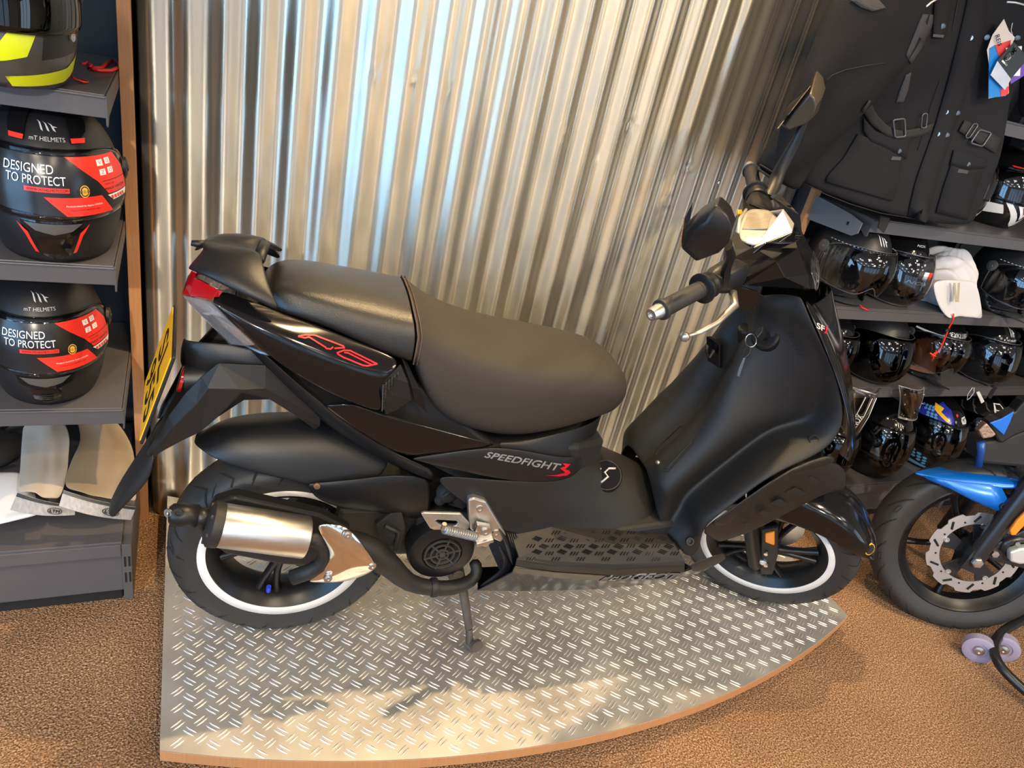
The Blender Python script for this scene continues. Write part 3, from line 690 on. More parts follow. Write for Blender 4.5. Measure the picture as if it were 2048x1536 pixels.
    P('skirt_insert', [[(1140, 1160, -.196), (1200, 1163, -.190), (1290, 1164, -.160)], [(1138, 1175, -.165), (1200, 1173, -.160), (1290, 1166, -.150)]], M['gloss'], sub=1, solid=.004)
    P('skirt_bracket', [[(990, 1084, -.190), (1003, 1088, -.190)], [(1010, 1122, -.175), (1026, 1128, -.18)], [(1000, 1142, -.16), (1027, 1140, -.175)], [(952, 1172, -.140), (962, 1178, -.150)]], M['matt2'], sub=1, solid=.006, mirror=False)
    # inner frame masses that close the machine
    mb = MB()
    mb.loft([[V((x, y*w, zz)) for y, zz in ((-1, z0), (1, z0), (1, z1), (-1, z1))] for x, w, z0, z1 in ((-.12, .05, .77, .85), (.02, .10, .66, .83), (.2, .125, .58, .75), (.4, .13, .48, .60), (.6, .115, .42, .60), (.69, .06, .42, .58))])
    mb.loft([[V((x, y*w, zz)) for y, zz in ((-1, z0), (1, z0), (1, z1), (-1, z1))] for x, w, z0, z1 in ((.40, .12, .40, .50), (.50, .15, .22, .40), (.72, .15, .21, .38), (.92, .14, .21, .40), (1.0, .08, .22, .42))])
    mb.build('frame', M['dark'], T, bevel=.01)
    # ---------- rear hugger fender over the tyre
    P('rear_fender', [[(388, 884, 0), (388, 884, 0), (388, 884, -.012), (390, 890, -.02)],
                      [V((-.150, 0, .545)), V((-.150, -.028, .541)), V((-.145, -.050, .523)), (424, 916, -.058)],
                      [V((-.090, 0, .562)), V((-.090, -.034, .556)), V((-.09, -.062, .533)), (470, 935, -.070)],
                      [V((-.020, 0, .572)), V((-.020, -.036, .565)), V((-.02, -.068, .535)), (530, 952, -.082)],
                      [V((.060, 0, .575)), V((.060, -.036, .566)), V((.06, -.072, .530)), (604, 968, -.090)],
                      [V((.140, 0, .565)), V((.140, -.036, .553)), V((.14, -.075, .508)), (660, 984, -.094)],
                      [V((.200, 0, .545)), V((.200, -.036, .530)), V((.20, -.078, .488)), (700, 990, -.096)]], M['matt'], sub=2, solid=.003)
    P('fender_extension', [[(606, 966, -.092), (650, 962, -.097), (720, 955, -.10), (790, 944, -.10), (865, 950, -.10)],
                           [(618, 975, -.097), (660, 978, -.105), (740, 976, -.108), (800, 978, -.108), (866, 985, -.106)],
                           [(625, 990, -.095), (668, 1004, -.100), (740, 1010, -.105), (800, 1020, -.106), (864, 1028, -.105)],
                           [(650, 1004, -.085), (700, 1018, -.09), (745, 1020, -.09), (800, 1032, -.09), (856, 1038, -.09)]], M['matt'], sub=1, mirror=False)
    c = q(634, 972, -.103); MB().lathe(c, (-.1, -1, .3), [(-.002, .007), (.003, .0065), (.004, .003), (.0025, .002)], 16).build('fender_screw', mat('rusty_screw', (.22, .13, .07), .6, .6, var=.4, vscale=90), T, auto=40)
    # ---------- engine mass, fan housing, swingarm
    mb = MB()
    mb.box((.02, -.075, .22), (.10, .075, .30)); mb.box((.10, -.085, .26), (.30, .09, .40)); mb.box((.27, -.10, .25), (.40, .10, .40)); mb.box((.25, -.06, .38), (.38, .08, .52))
    mb.tube([V((0, .045, .245)), V((.12, .085, .30)), V((.3, .085, .33))], [.05, .06, .07], 12)
    mb.build('engine', M['iron'], T, bevel=.012)
    fc = q(882, 1098, -.12); ax = V((0, -1, 0))
    mb = MB(); mb.lathe(fc, ax, [(-.05, .078), (0, .078), (.012, .074), (.016, .060), (.016, .046), (.010, .043), (.010, .0)], 48).build('fan_housing', M['matt'], T, auto=35)
    fc2 = fc+V((0, -.017, 0))
    mb = MB()
    for r_ in (.042, .029, .016): mb.lathe(fc2, ax, [(0, r_), (.003, r_-.001), (.003, r_-.004), (-.003, r_-.005)], 40, cap=False)
    for i in range(6):
        a = i*math.pi/3+.3; d = V((math.cos(a), 0, math.sin(a))); mb.bar(fc2+d*.008+ax*.001, fc2+d*.043+ax*.001, .004, .003, up=ax)
    mb.lathe(fc2, ax, [(0, .008), (.003, .007), (.003, 0)], 20)
    mb.build('fan_grille', mat('dull_plastic', (.035, .033, .031), .6), T, auto=40)
    mb = MB()
    mb.prism([q(750, 1050, -.10), q(800, 1012, -.10), q(812, 1056, -.115), q(806, 1090, -.115), q(770, 1098, -.12), q(760, 1080, -.12)], (0, 1, 0), .03)
    mb.build('engine_bracket', M['iron'], T, bevel=.004)
    mb = MB(); mb.tube([q(770, 1052, -.119), q(797, 1064, -.12), q(790, 1100, -.12)], .005, 8); mb.build('hose', M['rubber'], T, smooth=True)
    mb = MB(); 
    for x, y, r_ in ((893, 985, .022), (925, 990, .026), (880, 1000, .012), (905, 970, .018)):
        mb.tube([q(x, y, -.09), q(x, y, -.125)], r_, 16)
    mb.tube([q(875, 1003, -.11), q(890, 990, -.13), (q(915, 975, -.12))], .005, 8); mb.tube([q(900, 1005, -.11), q(925, 1012, -.13), q(950, 1000, -.12)], .006, 8)
    mb.build('carburettor', M['dark'], T, smooth=True)
    # ---------- exhaust
    a, b = V((-.131, -.205, .462)), V((.030, -.198, .421)); d = (b-a).normalized()
    MB().lathe(a, d, [(0, .0405), (.002, .0415), ((b-a).length-.002, .0415), ((b-a).length, .0405)], 48).build('silencer', M['alu'], T, auto=40)
    MB().lathe(a-d*.022, d, [(0, .022), (.004, .034), (.010, .043), (.022, .0435), (.028, .0425)], 40).build('silencer_end_cap', M['iron'], T, auto=40)
    mb = MB()
    for i in range(6):
        th = i*1.05; e1 = d.cross(V((0, 0, 1))).normalized(); e2 = d.cross(e1); p = a-d*.012+(e1*math.cos(th)+e2*math.sin(th))*.034; mb.lathe(p, -d, [(0, .005), (.007, .0045), (.007, 0)], 8)
    mb.build('rivets', M['iron'], T)
    t0 = q(352, 1030, -.205); mb = MB()
    mb.tube([a-d*.015, q(405, 1035, -.205), q(392, 1033, -.205)], [.018, .017, .021], 20)
    mb.tube([q(396, 1033, -.205), q(365, 1030, -.205), q(345, 1029, -.205), q(338, 1029, -.205)], [.0215, .0215, .020, .014], 20)
    mb.build('exhaust_tip', M['matt'], T, smooth=True)
    for x, y in ((356, 1026), (333, 1027)):
        p = q(x, y, -.226) if x > 340 else q(336, 1027, -.215); mb = MB(); mb.lathe(p, (-.1 if x > 340 else -.8, -1, .25), [(-.003, .0085), (.001, .0085), (.001, .005), (-.002, .0045), (-.002, 0)], 20); mb.build('tip_screw', M['steel'] if x < 340 else M['iron'], T, auto=40)
    # black guard plate behind the silencer
    mb = MB(); mb.prism([q(428, 1005, -.150), q(470, 993, -.150), q(640, 1030, -.150), q(700, 1060, -.150), q(700, 1090, -.150), q(640, 1135, -.150), q(560, 1130, -.150), q(450, 1108, -.150), q(410, 1080, -.155), q(405, 1050, -.155)], (0, 1, 0), .03)
    mb.build('exhaust_bracket', M['matt2'], T, bevel=.006)
    mb = MB(); mb.tube([q(612, 1080, -.198), q(628, 1078, -.198), q(646, 1088, -.198), q(652, 1110, -.198), q(642, 1130, -.196), q(620, 1143, -.194), q(584, 1155, -.190)], [.016]*7, 16)
    mb.build('exhaust_bend', M['iron'], T, smooth=True)
    mb = MB(); mb.tube([q(640, 1080, -.17), q(700, 1085, -.165), q(745, 1100, -.16), q(785, 1135, -.158), q(815, 1168, -.155), q(860, 1176, -.15), q(905, 1178, -.145), q(945, 1163, -.130), q(958, 1140, -.115), q(945, 1118, -.10)], [.024, .030, .031, .026, .020, .0185, .018, .017, .016, .015], 16)
    mb.build('exhaust_pipe', M['iron'], T, smooth=True, sub=1)
    mb = MB(); p = q(868, 1175, -.15); mb.lathe(p-V((.008, 0, 0)), (1, .05, .0), [(0, .021), (.003, .0225), (.012, .0225), (.015, .021)], 20); mb.build('exhaust_clamp', M['iron'], T, auto=40)
    # polished heat shield: curved triangular plate
    P('heat_shield', [[(634, 1050, -.205), (645, 1046, -.212), (662, 1046, -.215), (690, 1050, -.212)],
                      [(640, 1066, -.212), (665, 1070, -.222), (690, 1072, -.224), (712, 1070, -.216)],
                      [(655, 1090, -.214), (680, 1100, -.226), (708, 1102, -.228), (735, 1100, -.218)],
                      [(662, 1115, -.212), (690, 1125, -.224), (720, 1128, -.226), (753, 1128, -.216)],
                      [(645, 1143, -.206), (675, 1148, -.216), (705, 1148, -.218), (748, 1142, -.212)],
                      [(606, 1165, -.196), (640, 1163, -.204), (670, 1165, -.207), (705, 1158, -.206)]], M['chrome'], sub=2, solid=.004, mirror=False)
    for x, y in ((695, 1070), (744, 1132), (656, 1157)):
        p = q(x, y, -.2285 if x < 700 and y < 1100 else -.220); MB().lathe(p, (.1, -1, .2), [(-.004, .009), (.001, .0085), (.001, .0055), (.005, .005), (.005, .002), (.003, 0)], 20).build('shield_screw', M['steel'], T, auto=40)
    # ---------- passenger footrest and bracket
    mb = MB(); mb.prism([q(936, 1000, -.178), q(948, 996, -.178), q(972, 1003, -.178), q(1013, 1072, -.185), q(1003, 1086, -.185), q(985, 1078, -.182), q(940, 1060, -.178), q(937, 1035, -.178)], (0, 1, 0), .018)
    mb.build('footrest_bracket', M['castalu'], T, bevel=.004)
    mb = MB(); o = [q(842, 1028, -.192), q(848, 1026, -.192), q(922, 1028, -.185), q(940, 1048, -.182), q(938, 1058, -.182), q(868, 1060, -.190), q(860, 1057, -.192)]
    i_ = [q(870, 1042, -.191), q(876, 1040, -.191), q(912, 1042, -.186), q(917, 1046, -.186), q(912, 1052, -.186), q(885, 1051, -.189), q(878, 1048, -.190)]
    n = 7; vs = o+i_+[p+V((0, .008, 0)) for p in o+i_]
    mb.add(vs, [(k, (k+1) % n, n+(k+1) % n, n+k) for k in range(n)]+[(2*n+k, 3*n+k, 3*n+(k+1) % n, 2*n+(k+1) % n) for k in range(n)]+[(k, 2*n+k, 2*n+(k+1) % n, (k+1) % n) for k in range(n)]+[(n+k, n+(k+1) % n, 3*n+(k+1) % n, 3*n+k) for k in range(n)])
    mb.build('footrest_loop', M['castalu'], T, bevel=.002)
    a, b = q(888, 1058, -.235), q(950, 1073, -.200)
    mb = MB(); mb.tube([a, b], .0085, 14)
    for i in range(14):
        p = a+(b-a)*(i+.5)/14; dd = (b-a).normalized(); mb.lathe(p-dd*.001, dd, [(0, .0105), (.0022, .0105)], 14)
    mb.tube([a+(a-b).normalized()*.002, a+V((-.002, -.003, .016))], [.006, .005], 10)
    mb.build('footpeg', M['steel'], T, auto=40)
    mb = MB(); mb.prism([q(955, 1050, -.200), q(982, 1055, -.198), q(988, 1078, -.196), q(975, 1095, -.195), q(952, 1090, -.197), q(948, 1072, -.198)], (0, 1, 0), .014); mb.bar(q(950, 1085, -.198), q(985, 1075, -.196), .022, .010)
    mb.build('footpeg_hinge', M['steel'], T, bevel=.002)
    for x, y, yy in ((959, 1017, -.1785), (992, 1066, -.183), (971, 1064, -.201)):
        MB().lathe(q(x, y, yy), (0, -1, .1), [(-.002, .0085), (.003, .008), (.003, .004), (.001, .004), (.001, 0)], 16).build('bracket_bolt', M['steel'], T, auto=40)
    # ---------- centre stand
    ft = BF.z(938, 1300, .004); mb = MB()
    mb.tube([V((.40, -.06, .21)), V((.415, -.085, .17)), ft+V((-.006, .02, .055))], [.014, .013, .011], 12, sq=.7)
    mb.tube([ft+V((-.006, .02, .055)), ft+V((0, .006, .018))], [.012, .015], 12, sq=.7)
    mb.lathe(ft+V((.010, -.006, .026)), (.3, -1, .2), [(0, .016), (.010, .016)], 20); mb.tube([ft+V((-.008, .012, .012)), ft+V((.008, -.006, .006))], .0075, 10)
    mb.tube([V((.40, -.09, .20)), V((.40, .09, .20))], .013, 12)
    mb.tube([V((.40, .06, .21)), V((ft.x-.006, -ft.y-.02, .055)), V((ft.x, -ft.y, .010))], [.014, .012, .013], 12, sq=.7)
    mb.bar(V((.37, -.045, .26)), V((.41, -.05, .15)), .035, .008, up=(0, 1, 0))
    mb.build('centre_stand', M['dirty'], T, auto=45)
    # ---------- rear mudguard carrying the number plate
    P('plate_holder', [[(540, 712, -.095), (500, 692, -.075), (440, 684, -.07), (368, 682, -.062), V((-.205, 0, .745))],
                       [(560, 745, -.095), (510, 728, -.09), (430, 722, -.085), (366, 708, -.070), V((-.212, 0, .725))],
                       [(600, 775, -.09), (520, 745, -.09), (440, 760, -.08), (368, 745, -.055), V((-.215, 0, .69))]], M['matt'], sub=2, mirror=False)
    P('mudguard', [[(640, 835, -.085), (600, 790, -.090), (530, 730, -.095), (437, 726, -.100), (405, 752, -.100), (372, 787, -.098), (340, 830, -.092), (300, 895, -.075), (295, 905, -.06)],
                   [(640, 850, -.080), (590, 808, -.095), (530, 775, -.105), (480, 778, -.118), (418, 775, -.118), (395, 806, -.116), (350, 850, -.105), (310, 895, -.085), (300, 910, -.065)],
                   [(632, 856, -.075), (590, 826, -.09), (540, 795, -.10), (484, 782, -.115), (437, 828, -.112), (400, 860, -.100), (362, 878, -.09), (318, 902, -.075), (305, 915, -.055)],
                   [V((.03, -.05, .60)), V((.0, -.05, .63)), V((-.05, -.06, .655)), V((-.10, -.06, .65)), V((-.15, -.05, .60)), V((-.19, -.04, .56)), V((-.215, -.035, .54)), V((-.25, -.02, .51)), V((-.262, -.015, .505))]], M['matt2'], sub=0, smooth=False, bevel=.004)
    P('mudguard_bridge', [[V((.0, 0, .655)), V((0, -.05, .66))], [V((-.07, 0, .74)), V((-.07, -.09, .735))], [V((-.16, 0, .72)), V((-.16, -.095, .70))], [V((-.22, 0, .62)), V((-.22, -.09, .60))], [V((-.27, 0, .50)), V((-.262, -.055, .505))]], M['matt2'], sub=1)
    P('mud_flap', [[(312, 905, -.074), (300, 900, -.05), V((-.27, 0, .510))],
                   [(308, 935, -.078), (285, 930, -.062), V((-.290, 0, .465))],
                   [(300, 962, -.076), (262, 965, -.058), V((-.318, 0, .415))],
                   [(272, 990, -.066), (240, 995, -.052), V((-.338, 0, .375))],
                   [(240, 1022, -.050), (223, 1022, -.040), V((-.350, 0, .350))],
                   [(230, 1034, -.040), (222, 1034, -.034), V((-.352, 0, .335))]], M['matt2'], sub=1)
    # number plate, seen almost edge on
    a, b = q(352, 720, -.045), q(288, 872, -.045)  # near edge top, bottom
    a, b = V((-.252, -.114, .750)), V((-.325, -.114, .590))
    ta = q(352, 716, -.110); tb = q(286, 890, -.110)
    up = (ta-tb).normalized(); n_ = up.cross(V((0, 1, 0))).normalized()
    if n_.x > 0: n_ = -n_
    h = (ta-tb).length; base = V((tb.x, 0, tb.z)); wd = .110
    def pp(u, v, o): return base+V((-(1-u)*.012, -u*wd, 0))+up*(v*h)+n_*o
    MB().prism([pp(-1, 0, 0), pp(1, 0, 0), pp(1, 1, 0), pp(-1, 1, 0)], n_, .006).build('plate_backing', M['matt2'], T, bevel=.002)
    pl = MB().prism([pp(-.97, .03, .006), pp(.97, .03, .006), pp(.97, .97, .006), pp(-.97, .97, .006)], n_, .002).build('number_plate', M['yellow'], T)
    # characters read from behind the machine: left side of the machine is the reader's left
    quad_text('plate_lettering', '955', [pp(-.75, .12, .0085), pp(.80, .12, .0085), pp(.80, .46, .0085), pp(-.75, .46, .0085)], M['black'], pl, off=0, nrm=n_, bold=.0012)
    quad_text('plate_lettering', 'SL', [pp(-.55, .55, .0085), pp(.60, .55, .0085), pp(.60, .88, .0085), pp(-.55, .88, .0085)], M['black'], pl, off=0, nrm=n_, bold=.0012)
    mb = MB(); mb.lathe(q(368, 758, -.055), (-1, 0, .25), [(0, .026), (.006, .026), (.008, .02)], 24); mb.build('rear_reflector', M['redlens'], T, auto=40)
    mb = MB(); mb.tube([q(420, 757, -.06), q(372, 757, -.06)], [.030, .028], 20); mb.build('reflector_mount', M['matt'], T, smooth=True, auto=40)
    # left-hand fender hinge loop seen above the rear fender
    mb = MB(); mb.tube([q(570, 850, .09), q(580, 838, .09), q(620, 834, .09), q(640, 845, .08)], .006, 10); mb.lathe(q(634, 850, .0), (0, 0, 1), [(-.02, .022), (-.008, .026), (0, .018), (.008, .022), (.016, .016)], 20)
    mb.build('shock_mount', M['dark'], T, smooth=True)

    # ================= leg shield
    def cl(x, z): return V((x, 0, z))
    P('leg_shield', [
        [V((.850, 0, .468)), (1290, 935, -.055), (1303, 985, -.090), (1316, 1040, -.128), (1326, 1062, -.136), (1328, 1066, -.137), (1350, 1087, -.172), (1375, 1125, -.200)],
        [V((.880, 0, .495)), (1308, 915, -0.060), (1318, 990, -0.127), (1345, 1005, -0.135), (1362, 998, -0.118), (1366, 1008, -0.116), (1384, 1050, -0.184), (1405, 1100, -0.190)],
        [V((.890, 0, .515)), (1318, 905, -0.060), (1328, 978, -0.130), (1350, 985, -0.135), (1366, 983, -0.116), (1372, 990, -0.114), (1390, 1040, -0.198), (1398, 1060, -0.214)],
        [V((.930, 0, .565)), (1360, 868, -0.060), (1375, 934, -0.132), (1400, 945, -0.135), (1422, 940, -0.116), (1428, 946, -0.114), (1444, 1000, -0.206), (1452, 1020, -0.224)],
        [V((.970, 0, .640)), (1400, 822, -0.060), (1428, 884, -0.132), (1460, 895, -0.135), (1486, 890, -0.118), (1492, 895, -0.116), (1508, 950, -0.212), (1517, 968, -0.230)],
        [V((.985, 0, .700)), (1428, 778, -0.060), (1460, 845, -0.127), (1510, 848, -0.135), (1546, 846, -0.125), (1552, 850, -0.123), (1562, 918, -0.218), (1574, 936, -0.234)],
        [V((1.000, 0, .765)), (1450, 730, -0.055), (1490, 790, -0.107), (1550, 815, -0.130), (1605, 838, -0.150), (1612, 846, -0.150), (1640, 880, -0.218), (1654, 905, -0.236)],
        [V((1.005, 0, .820)), (1470, 695, -0.050), (1515, 730, -0.091), (1570, 760, -0.125), (1625, 800, -0.163), (1640, 812, -0.170), (1678, 842, -0.222), (1692, 850, -0.232)],
        [V((1.003, 0, .870)), (1492, 665, -.045), (1535, 685, -.085), (1585, 705, -.125), (1630, 745, -.165), (1645, 756, -.175), (1672, 775, -.200), (1682, 783, -.208)],
        [V((1.000, 0, .925)), (1505, 635, -.03), (1540, 640, -.075), (1580, 655, -.110), (1615, 678, -.145), (1628, 690, -.155), (1652, 715, -.180), (1660, 725, -.188)],
        [V((.995, 0, .965)), (1500, 612, -.03), (1530, 610, -.07), (1565, 613, -.100), (1592, 622, -.125), (1602, 632, -.135), (1622, 650, -.152), (1630, 660, -.158)],
        [V((1.00, 0, .995)), (1510, 592, -.03), (1535, 588, -.06), (1562, 587, -.082), (1580, 588, -.10), (1588, 590, -.11), (1598, 592, -.120), (1604, 596, -.125)]], M['matt2'], sub=2, solid=.006)
    ls = LASTP[0]
    # glove box on the far side, lower right recess, small flap
    P('glove_box', [[(1262, 860, .215), (1275, 840, .215), (1340, 770, .215), (1395, 730, .200), (1405, 728, .19)],
                    [(1266, 868, .200), (1282, 850, .195), (1345, 785, .19), (1400, 742, .180), (1410, 740, .17)],
                    [(1285, 895, .165), (1310, 875, .150), (1360, 825, .140), (1410, 780, .13), (1420, 770, .12)],
                    [(1300, 910, .115), (1325, 895, .10), (1370, 850, .09), (1415, 805, .08), (1425, 790, .07)]], M['matt2'], sub=1, solid=.01, mirror=False)
    sf = Surf(ls); hit = lambda x, y, o=.001: sf.hit(x, y, o, BF) or q(x, y, -.05)
    fl = [(1308, 910), (1313, 896), (1363, 851), (1388, 880), (1386, 888), (1336, 943), (1328, 942)]
    fo = [hit(x, y, .0005) for x, y in fl]
    MB().tube(fo+[fo[0]], .0011, 6, cap=False).build('flap_seam', M['groove'], T, smooth=True)
    nn = (fo[2]-fo[0]).cross(fo[4]-fo[0]).normalized(); nn = nn if nn.x < 0 else -nn
    MB().prism([hit(x, y, .0002) for x, y in [(1311, 909), (1315, 899), (1362, 855), (1384, 880), (1382, 887), (1336, 938), (1329, 938)]], nn, .002).build('cover_flap', M['matt2'], T, bevel=.0008)
    p = hit(1316, 925); MB().lathe(p, nn, [(-.003, .006), (.003, .005), (.004, 0)], 14).build('flap_screw', M['steel'], T, auto=40)
    p = hit(1668, 842); p = hit(1632, 806); MB().lathe(p, (-.7, -.7, .1), [(0, .005), (.0006, .005), (.0006, 0)], 12).build('shield_pin_hole', M['groove'], T)
    MB().lathe(q(1380, 1083, -.196), (-.3, -.9, .5), [(-.004, .011), (.002, .010), (.002, .006), (-.003, .005), (-.003, 0)], 16).build('shield_bolt', M['black'], T, auto=40)
    MB().lathe(hit(1628, 880, .001), (-.6, -.75, .3), [(-.006, .013), (.0015, .011), (.0015, .009), (-.004, .009), (-.004, 0)], 16).build('shield_hole', M['groove'], T)
    # ignition lock
    lk = hit(1530, 670, .002); ld = V((-.80, -.35, .45)).normalized()
    MB().lathe(lk-ld*.03, ld, [(0, .034), (.026, .032), (.030, .028), (.030, .021), (.026, .020), (.026, .012), (.034, .011), (.034, 0)], 36).build('ignition_lock', M['matt'], T, auto=40)
    # bag hook
    mb = MB(); hk = q(1430, 705, .05)
    mb.prism([q(1418, 676, .03), q(1422, 672, .03), q(1447, 690, -.0), q(1446, 738, -.0), q(1420, 722, .03)], (-.9, -.2, .2), .012); mb.build('bag_hook', M['gloss'], T, bevel=.003)
    mb = MB(); mb.tube([q(1424, 690, .015)+V((-.016, -.004, 0)), q(1424, 706, .015)+V((-.018, -.004, 0)), q(1432, 715, .008)+V((-.018, -.004, 0)), q(1438, 700, .004)+V((-.016, -.004, 0))], .004, 8); mb.build('hook_ring', M['matt'], T, smooth=True)
    # shield vents (six slots)
    mb = MB()
    for i in range(6):
        a_, b_ = hit(1573+i*4.5, 664+i*8.4, .0005), hit(1592+i*5, 667+i*9, .0005)
        mb.bar(a_, b_, .0045, .002, up=(-.6, -.7, .3))
    mb.build('shield_vents', M['groove'], T)
    # outer edge of the front apron, gloss
    P('front_apron', [[(1604, 596, -.126), (1612, 600, -.120), (1622, 612, -.09), V((1.155, -.04, 1.00)), V((1.165, 0, 1.00))],
                      [(1632, 662, -.160), (1648, 655, -.150), (1656, 660, -.10), V((1.20, -.05, .93)), V((1.215, 0, .93))],
                      [(1664, 735, -.198), (1680, 735, -.186), (1688, 745, -.14), V((1.27, -.06, .84)), V((1.290, 0, .84))],
                      [(1695, 830, -.230), (1708, 835, -.216), (1710, 850, -.16), V((1.33, -.07, .74)), V((1.355, 0, .74))],
                      [(1693, 880, -.234), (1708, 890, -.220), (1708, 905, -.17), V((1.36, -.07, .68)), V((1.385, 0, .68))],
                      [(1667, 905, -.234), (1690, 918, -.220), (1700, 930, -.17), V((1.36, -.07, .63)), V((1.38, 0, .63))]], M['gloss'], sub=2)
    ap = LASTP[0]
    sf = Surf(ap)
    lay_text('lettering', 'SF', sf, [(1633, 656), (1648, 664), (1648, 653), (1633, 645)], .0012, M['lgrey'], ap, BF, bold=.4)
    lay('badge', sf, [[(1638, 663), (1652, 668), (1652, 662)], [(1652, 668), (1655, 650), (1650, 655)]], .0014, M['red'], ap, BF)
    P('shield_edge', [[(1412, 1050, -.215), (1425, 1050, -.218), (1440, 1060, -.212)], [(1486, 999, -.228), (1500, 993, -.232), (1520, 998, -.225)], [(1573, 937, -.234), (1590, 932, -.238), (1610, 938, -.23)], [(1662, 906, -.234), (1668, 912, -.240), (1676, 925, -.22)]], M['matt2'], sub=1)
    # lower side of the nose with louvres
    P('nose_side_panel', [[(1408, 1050, -.212), (1486, 1000, -.230), (1573, 940, -.238), (1600, 925, -.238), (1660, 915, -.225), (1690, 935, -.195)],
                          [(1400, 1066, -.205), (1440, 1040, -.216), (1560, 975, -.232), (1610, 960, -.230), (1665, 945, -.215), (1692, 960, -.185)],
                          [(1425, 1078, -.198), (1460, 1060, -.205), (1560, 1010, -.212), (1620, 985, -.205), (1665, 975, -.195), (1690, 975, -.170)],
                          [(1450, 1088, -.190), (1490, 1082, -.190), (1560, 1055, -.180), (1625, 1012, -.17), (1660, 985, -.165), (1680, 985, -.15)],
                          [V((1.10, -.06, .33)), V((1.14, -.06, .36)), V((1.18, -.06, .42)), V((1.21, -.06, .47)), V((1.25, -.06, .52)), V((1.28, -.05, .56))]], M['matt2'], sub=1)
    ns = LASTP[0]
    mb = MB()
    for i in range(5):
        x0, y0 = 1484+i*28, 1047-i*21
        mb.prism([q(x0, y0, -.232+i*.0015), q(x0+10+i*4, y0-4-i*2.0, -.236+i*.0015), q(x0+26+i*6, y0+2, -.226+i*.002), q(x0+14+i*4, y0+8, -.222+i*.002)], (0, -1, .2), .0025)
    mb.build('louvres', M['dark'], ns)
    P('belly_edge', [[(1375, 1128, -.200), (1410, 1116, -.190), (1450, 1100, -.182)], [(1378, 1138, -.195), (1415, 1128, -.175), (1452, 1110, -.165)], [(1390, 1146, -.17), (1420, 1134, -.15), (1452, 1118, -.14)]], M['matt2'], sub=1)
    # ================= steered front end
    Fk = dict(conv=S, fr=SF)
    RFX = 1.33
    mb = MB()
    ftop, fbot = V((1.085, 0, .72)), V((1.29, 0, .29))
    for sg in (-1, 1):
        mb2 = MB(); a = V((1.11, sg*.062, .62)); b = V((1.255, sg*.072, .335)); mb2.tube([a, b], .0145, 16); mb2.build('fork_stanchion', M['chrome'], T, smooth=True, auto=50, **SK)
        mb2 = MB(); mb2.tube([V((1.215, sg*.072, .41)), V((1.30, sg*.075, .25)), V((1.325, sg*.076, .205))], [.021, .023, .021], 18); mb2.tube([V((1.33, sg*.076, .245)), V((1.33, sg*.03, .245))], .016, 14); mb2.build('fork_leg', M['rim'], T, auto=45, **SK)
        MB().lathe(V((1.33, sg*.095, .245)), (0, sg, 0), [(-.01, .011), (0, .011), (.003, .007)], 6).build('axle_nut', M['steel'], T, **SK)
    mb.box((1.07, -.08, .62), (1.15, .08, .66)); mb.tube([V((1.11, 0, .62)), V((.99, 0, .88))], .022, 14); mb.build('fork_yoke', M['matt'], T, bevel=.006, **SK)
    p = S(1540, 1080, -.090); MB().prism([S(1530, 1068, -.090), S(1549, 1064, -.090), S(1549, 1092, -.090), S(1530, 1085, -.090)], (0, 1, 0), .012).build('side_reflector', M['amber'], T, bevel=.003, **SK)
    MB().prism([S(1523, 1060, -.086), S(1556, 1055, -.086), S(1556, 1110, -.086), S(1545, 1150, -.088), S(1520, 1150, -.090)], (0, 1, 0), .012).build('reflector_bracket', M['matt2'], T, bevel=.004, **SK)
    for y in (1106, 1129): MB().lathe(S(1532, y, -.090), (0, -1, 0), [(0, .006), (.006, .0055), (.006, 0)], 12).build('caliper_bolt', M['steel'], T, auto=40, **SK)
    # front mudguard
    def fr_ring(a, w1, w2, r0=.258, drop=.045):
        c, s_ = math.cos(a), math.sin(a); P0 = lambda r, y: V((1.33+c*r, y, .245+s_*r))
        return [P0(r0+.010, 0), P0(r0+.007, -w1*.5), P0(r0, -w1*.92), P0(r0-.018, -w1-.004), P0(r0-drop, -w2)]
    rr = [fr_ring(math.radians(d), w, w+.006, .262+e, .03+dr) for d, w, e, dr in ((31, .030, .006, -.02), (35, .048, .006, -.01), (42, .062, .005, .005), (52, .072, .004, .02), (66, .075, .002, .035), (84, .077, 0, .05), (105, .078, 0, .06), (130, .076, 0, .05), (150, .07, 0, .03))]
    P('front_fender', rr, M['gloss'], sub=2, solid=.003, fr=SF)
    ff = LASTP[0]
    mb = MB(); mb.lathe(V((0, 0, 0)), (0, 0, 1), [(0, .012), (.001, .012)], 20)
    bc = S(1728, 1078, -.018)
    # brand mark on the fender tip
    qn = V((1.33+.268*math.cos(math.radians(40)), -.046, .245+.268*math.sin(math.radians(40))))
    mb = MB(); mb.lathe(qn, V((.60, -.62, .50)), [(-.002, .017), (.0025, .016)], 24); bd = mb.build('fender_badge', M['yellow'], T, **SK)
    MB().lathe(qn, V((.60, -.62, .50)), [(.0024, .0145), (.0032, .0140)], 24).build('badge_face', M['black'], bd, **SK)
    # disc brake on the far side
    MB().lathe(V((1.33, .052, .245)), (0, 1, 0), [(0, .05), (0, .095), (.004, .095), (.004, .05), (0, .05)], 40, cap=False).build('brake_disc', M['steel'], T, auto=40, **SK)
    # fender stay
    # handlebar
    mb = MB(); mb.tube([V((.79, -.36, 1.078)), V((.855, -.24, 1.085)), V((.90, -.10, 1.06)), V((.91, 0, 1.05)), V((.90, .10, 1.06)), V((.886, .235, 1.078)), V((.858, .335, 1.080))], .011, 12)
    mb.build('handlebar', M['rim'], T, smooth=True, **SK)
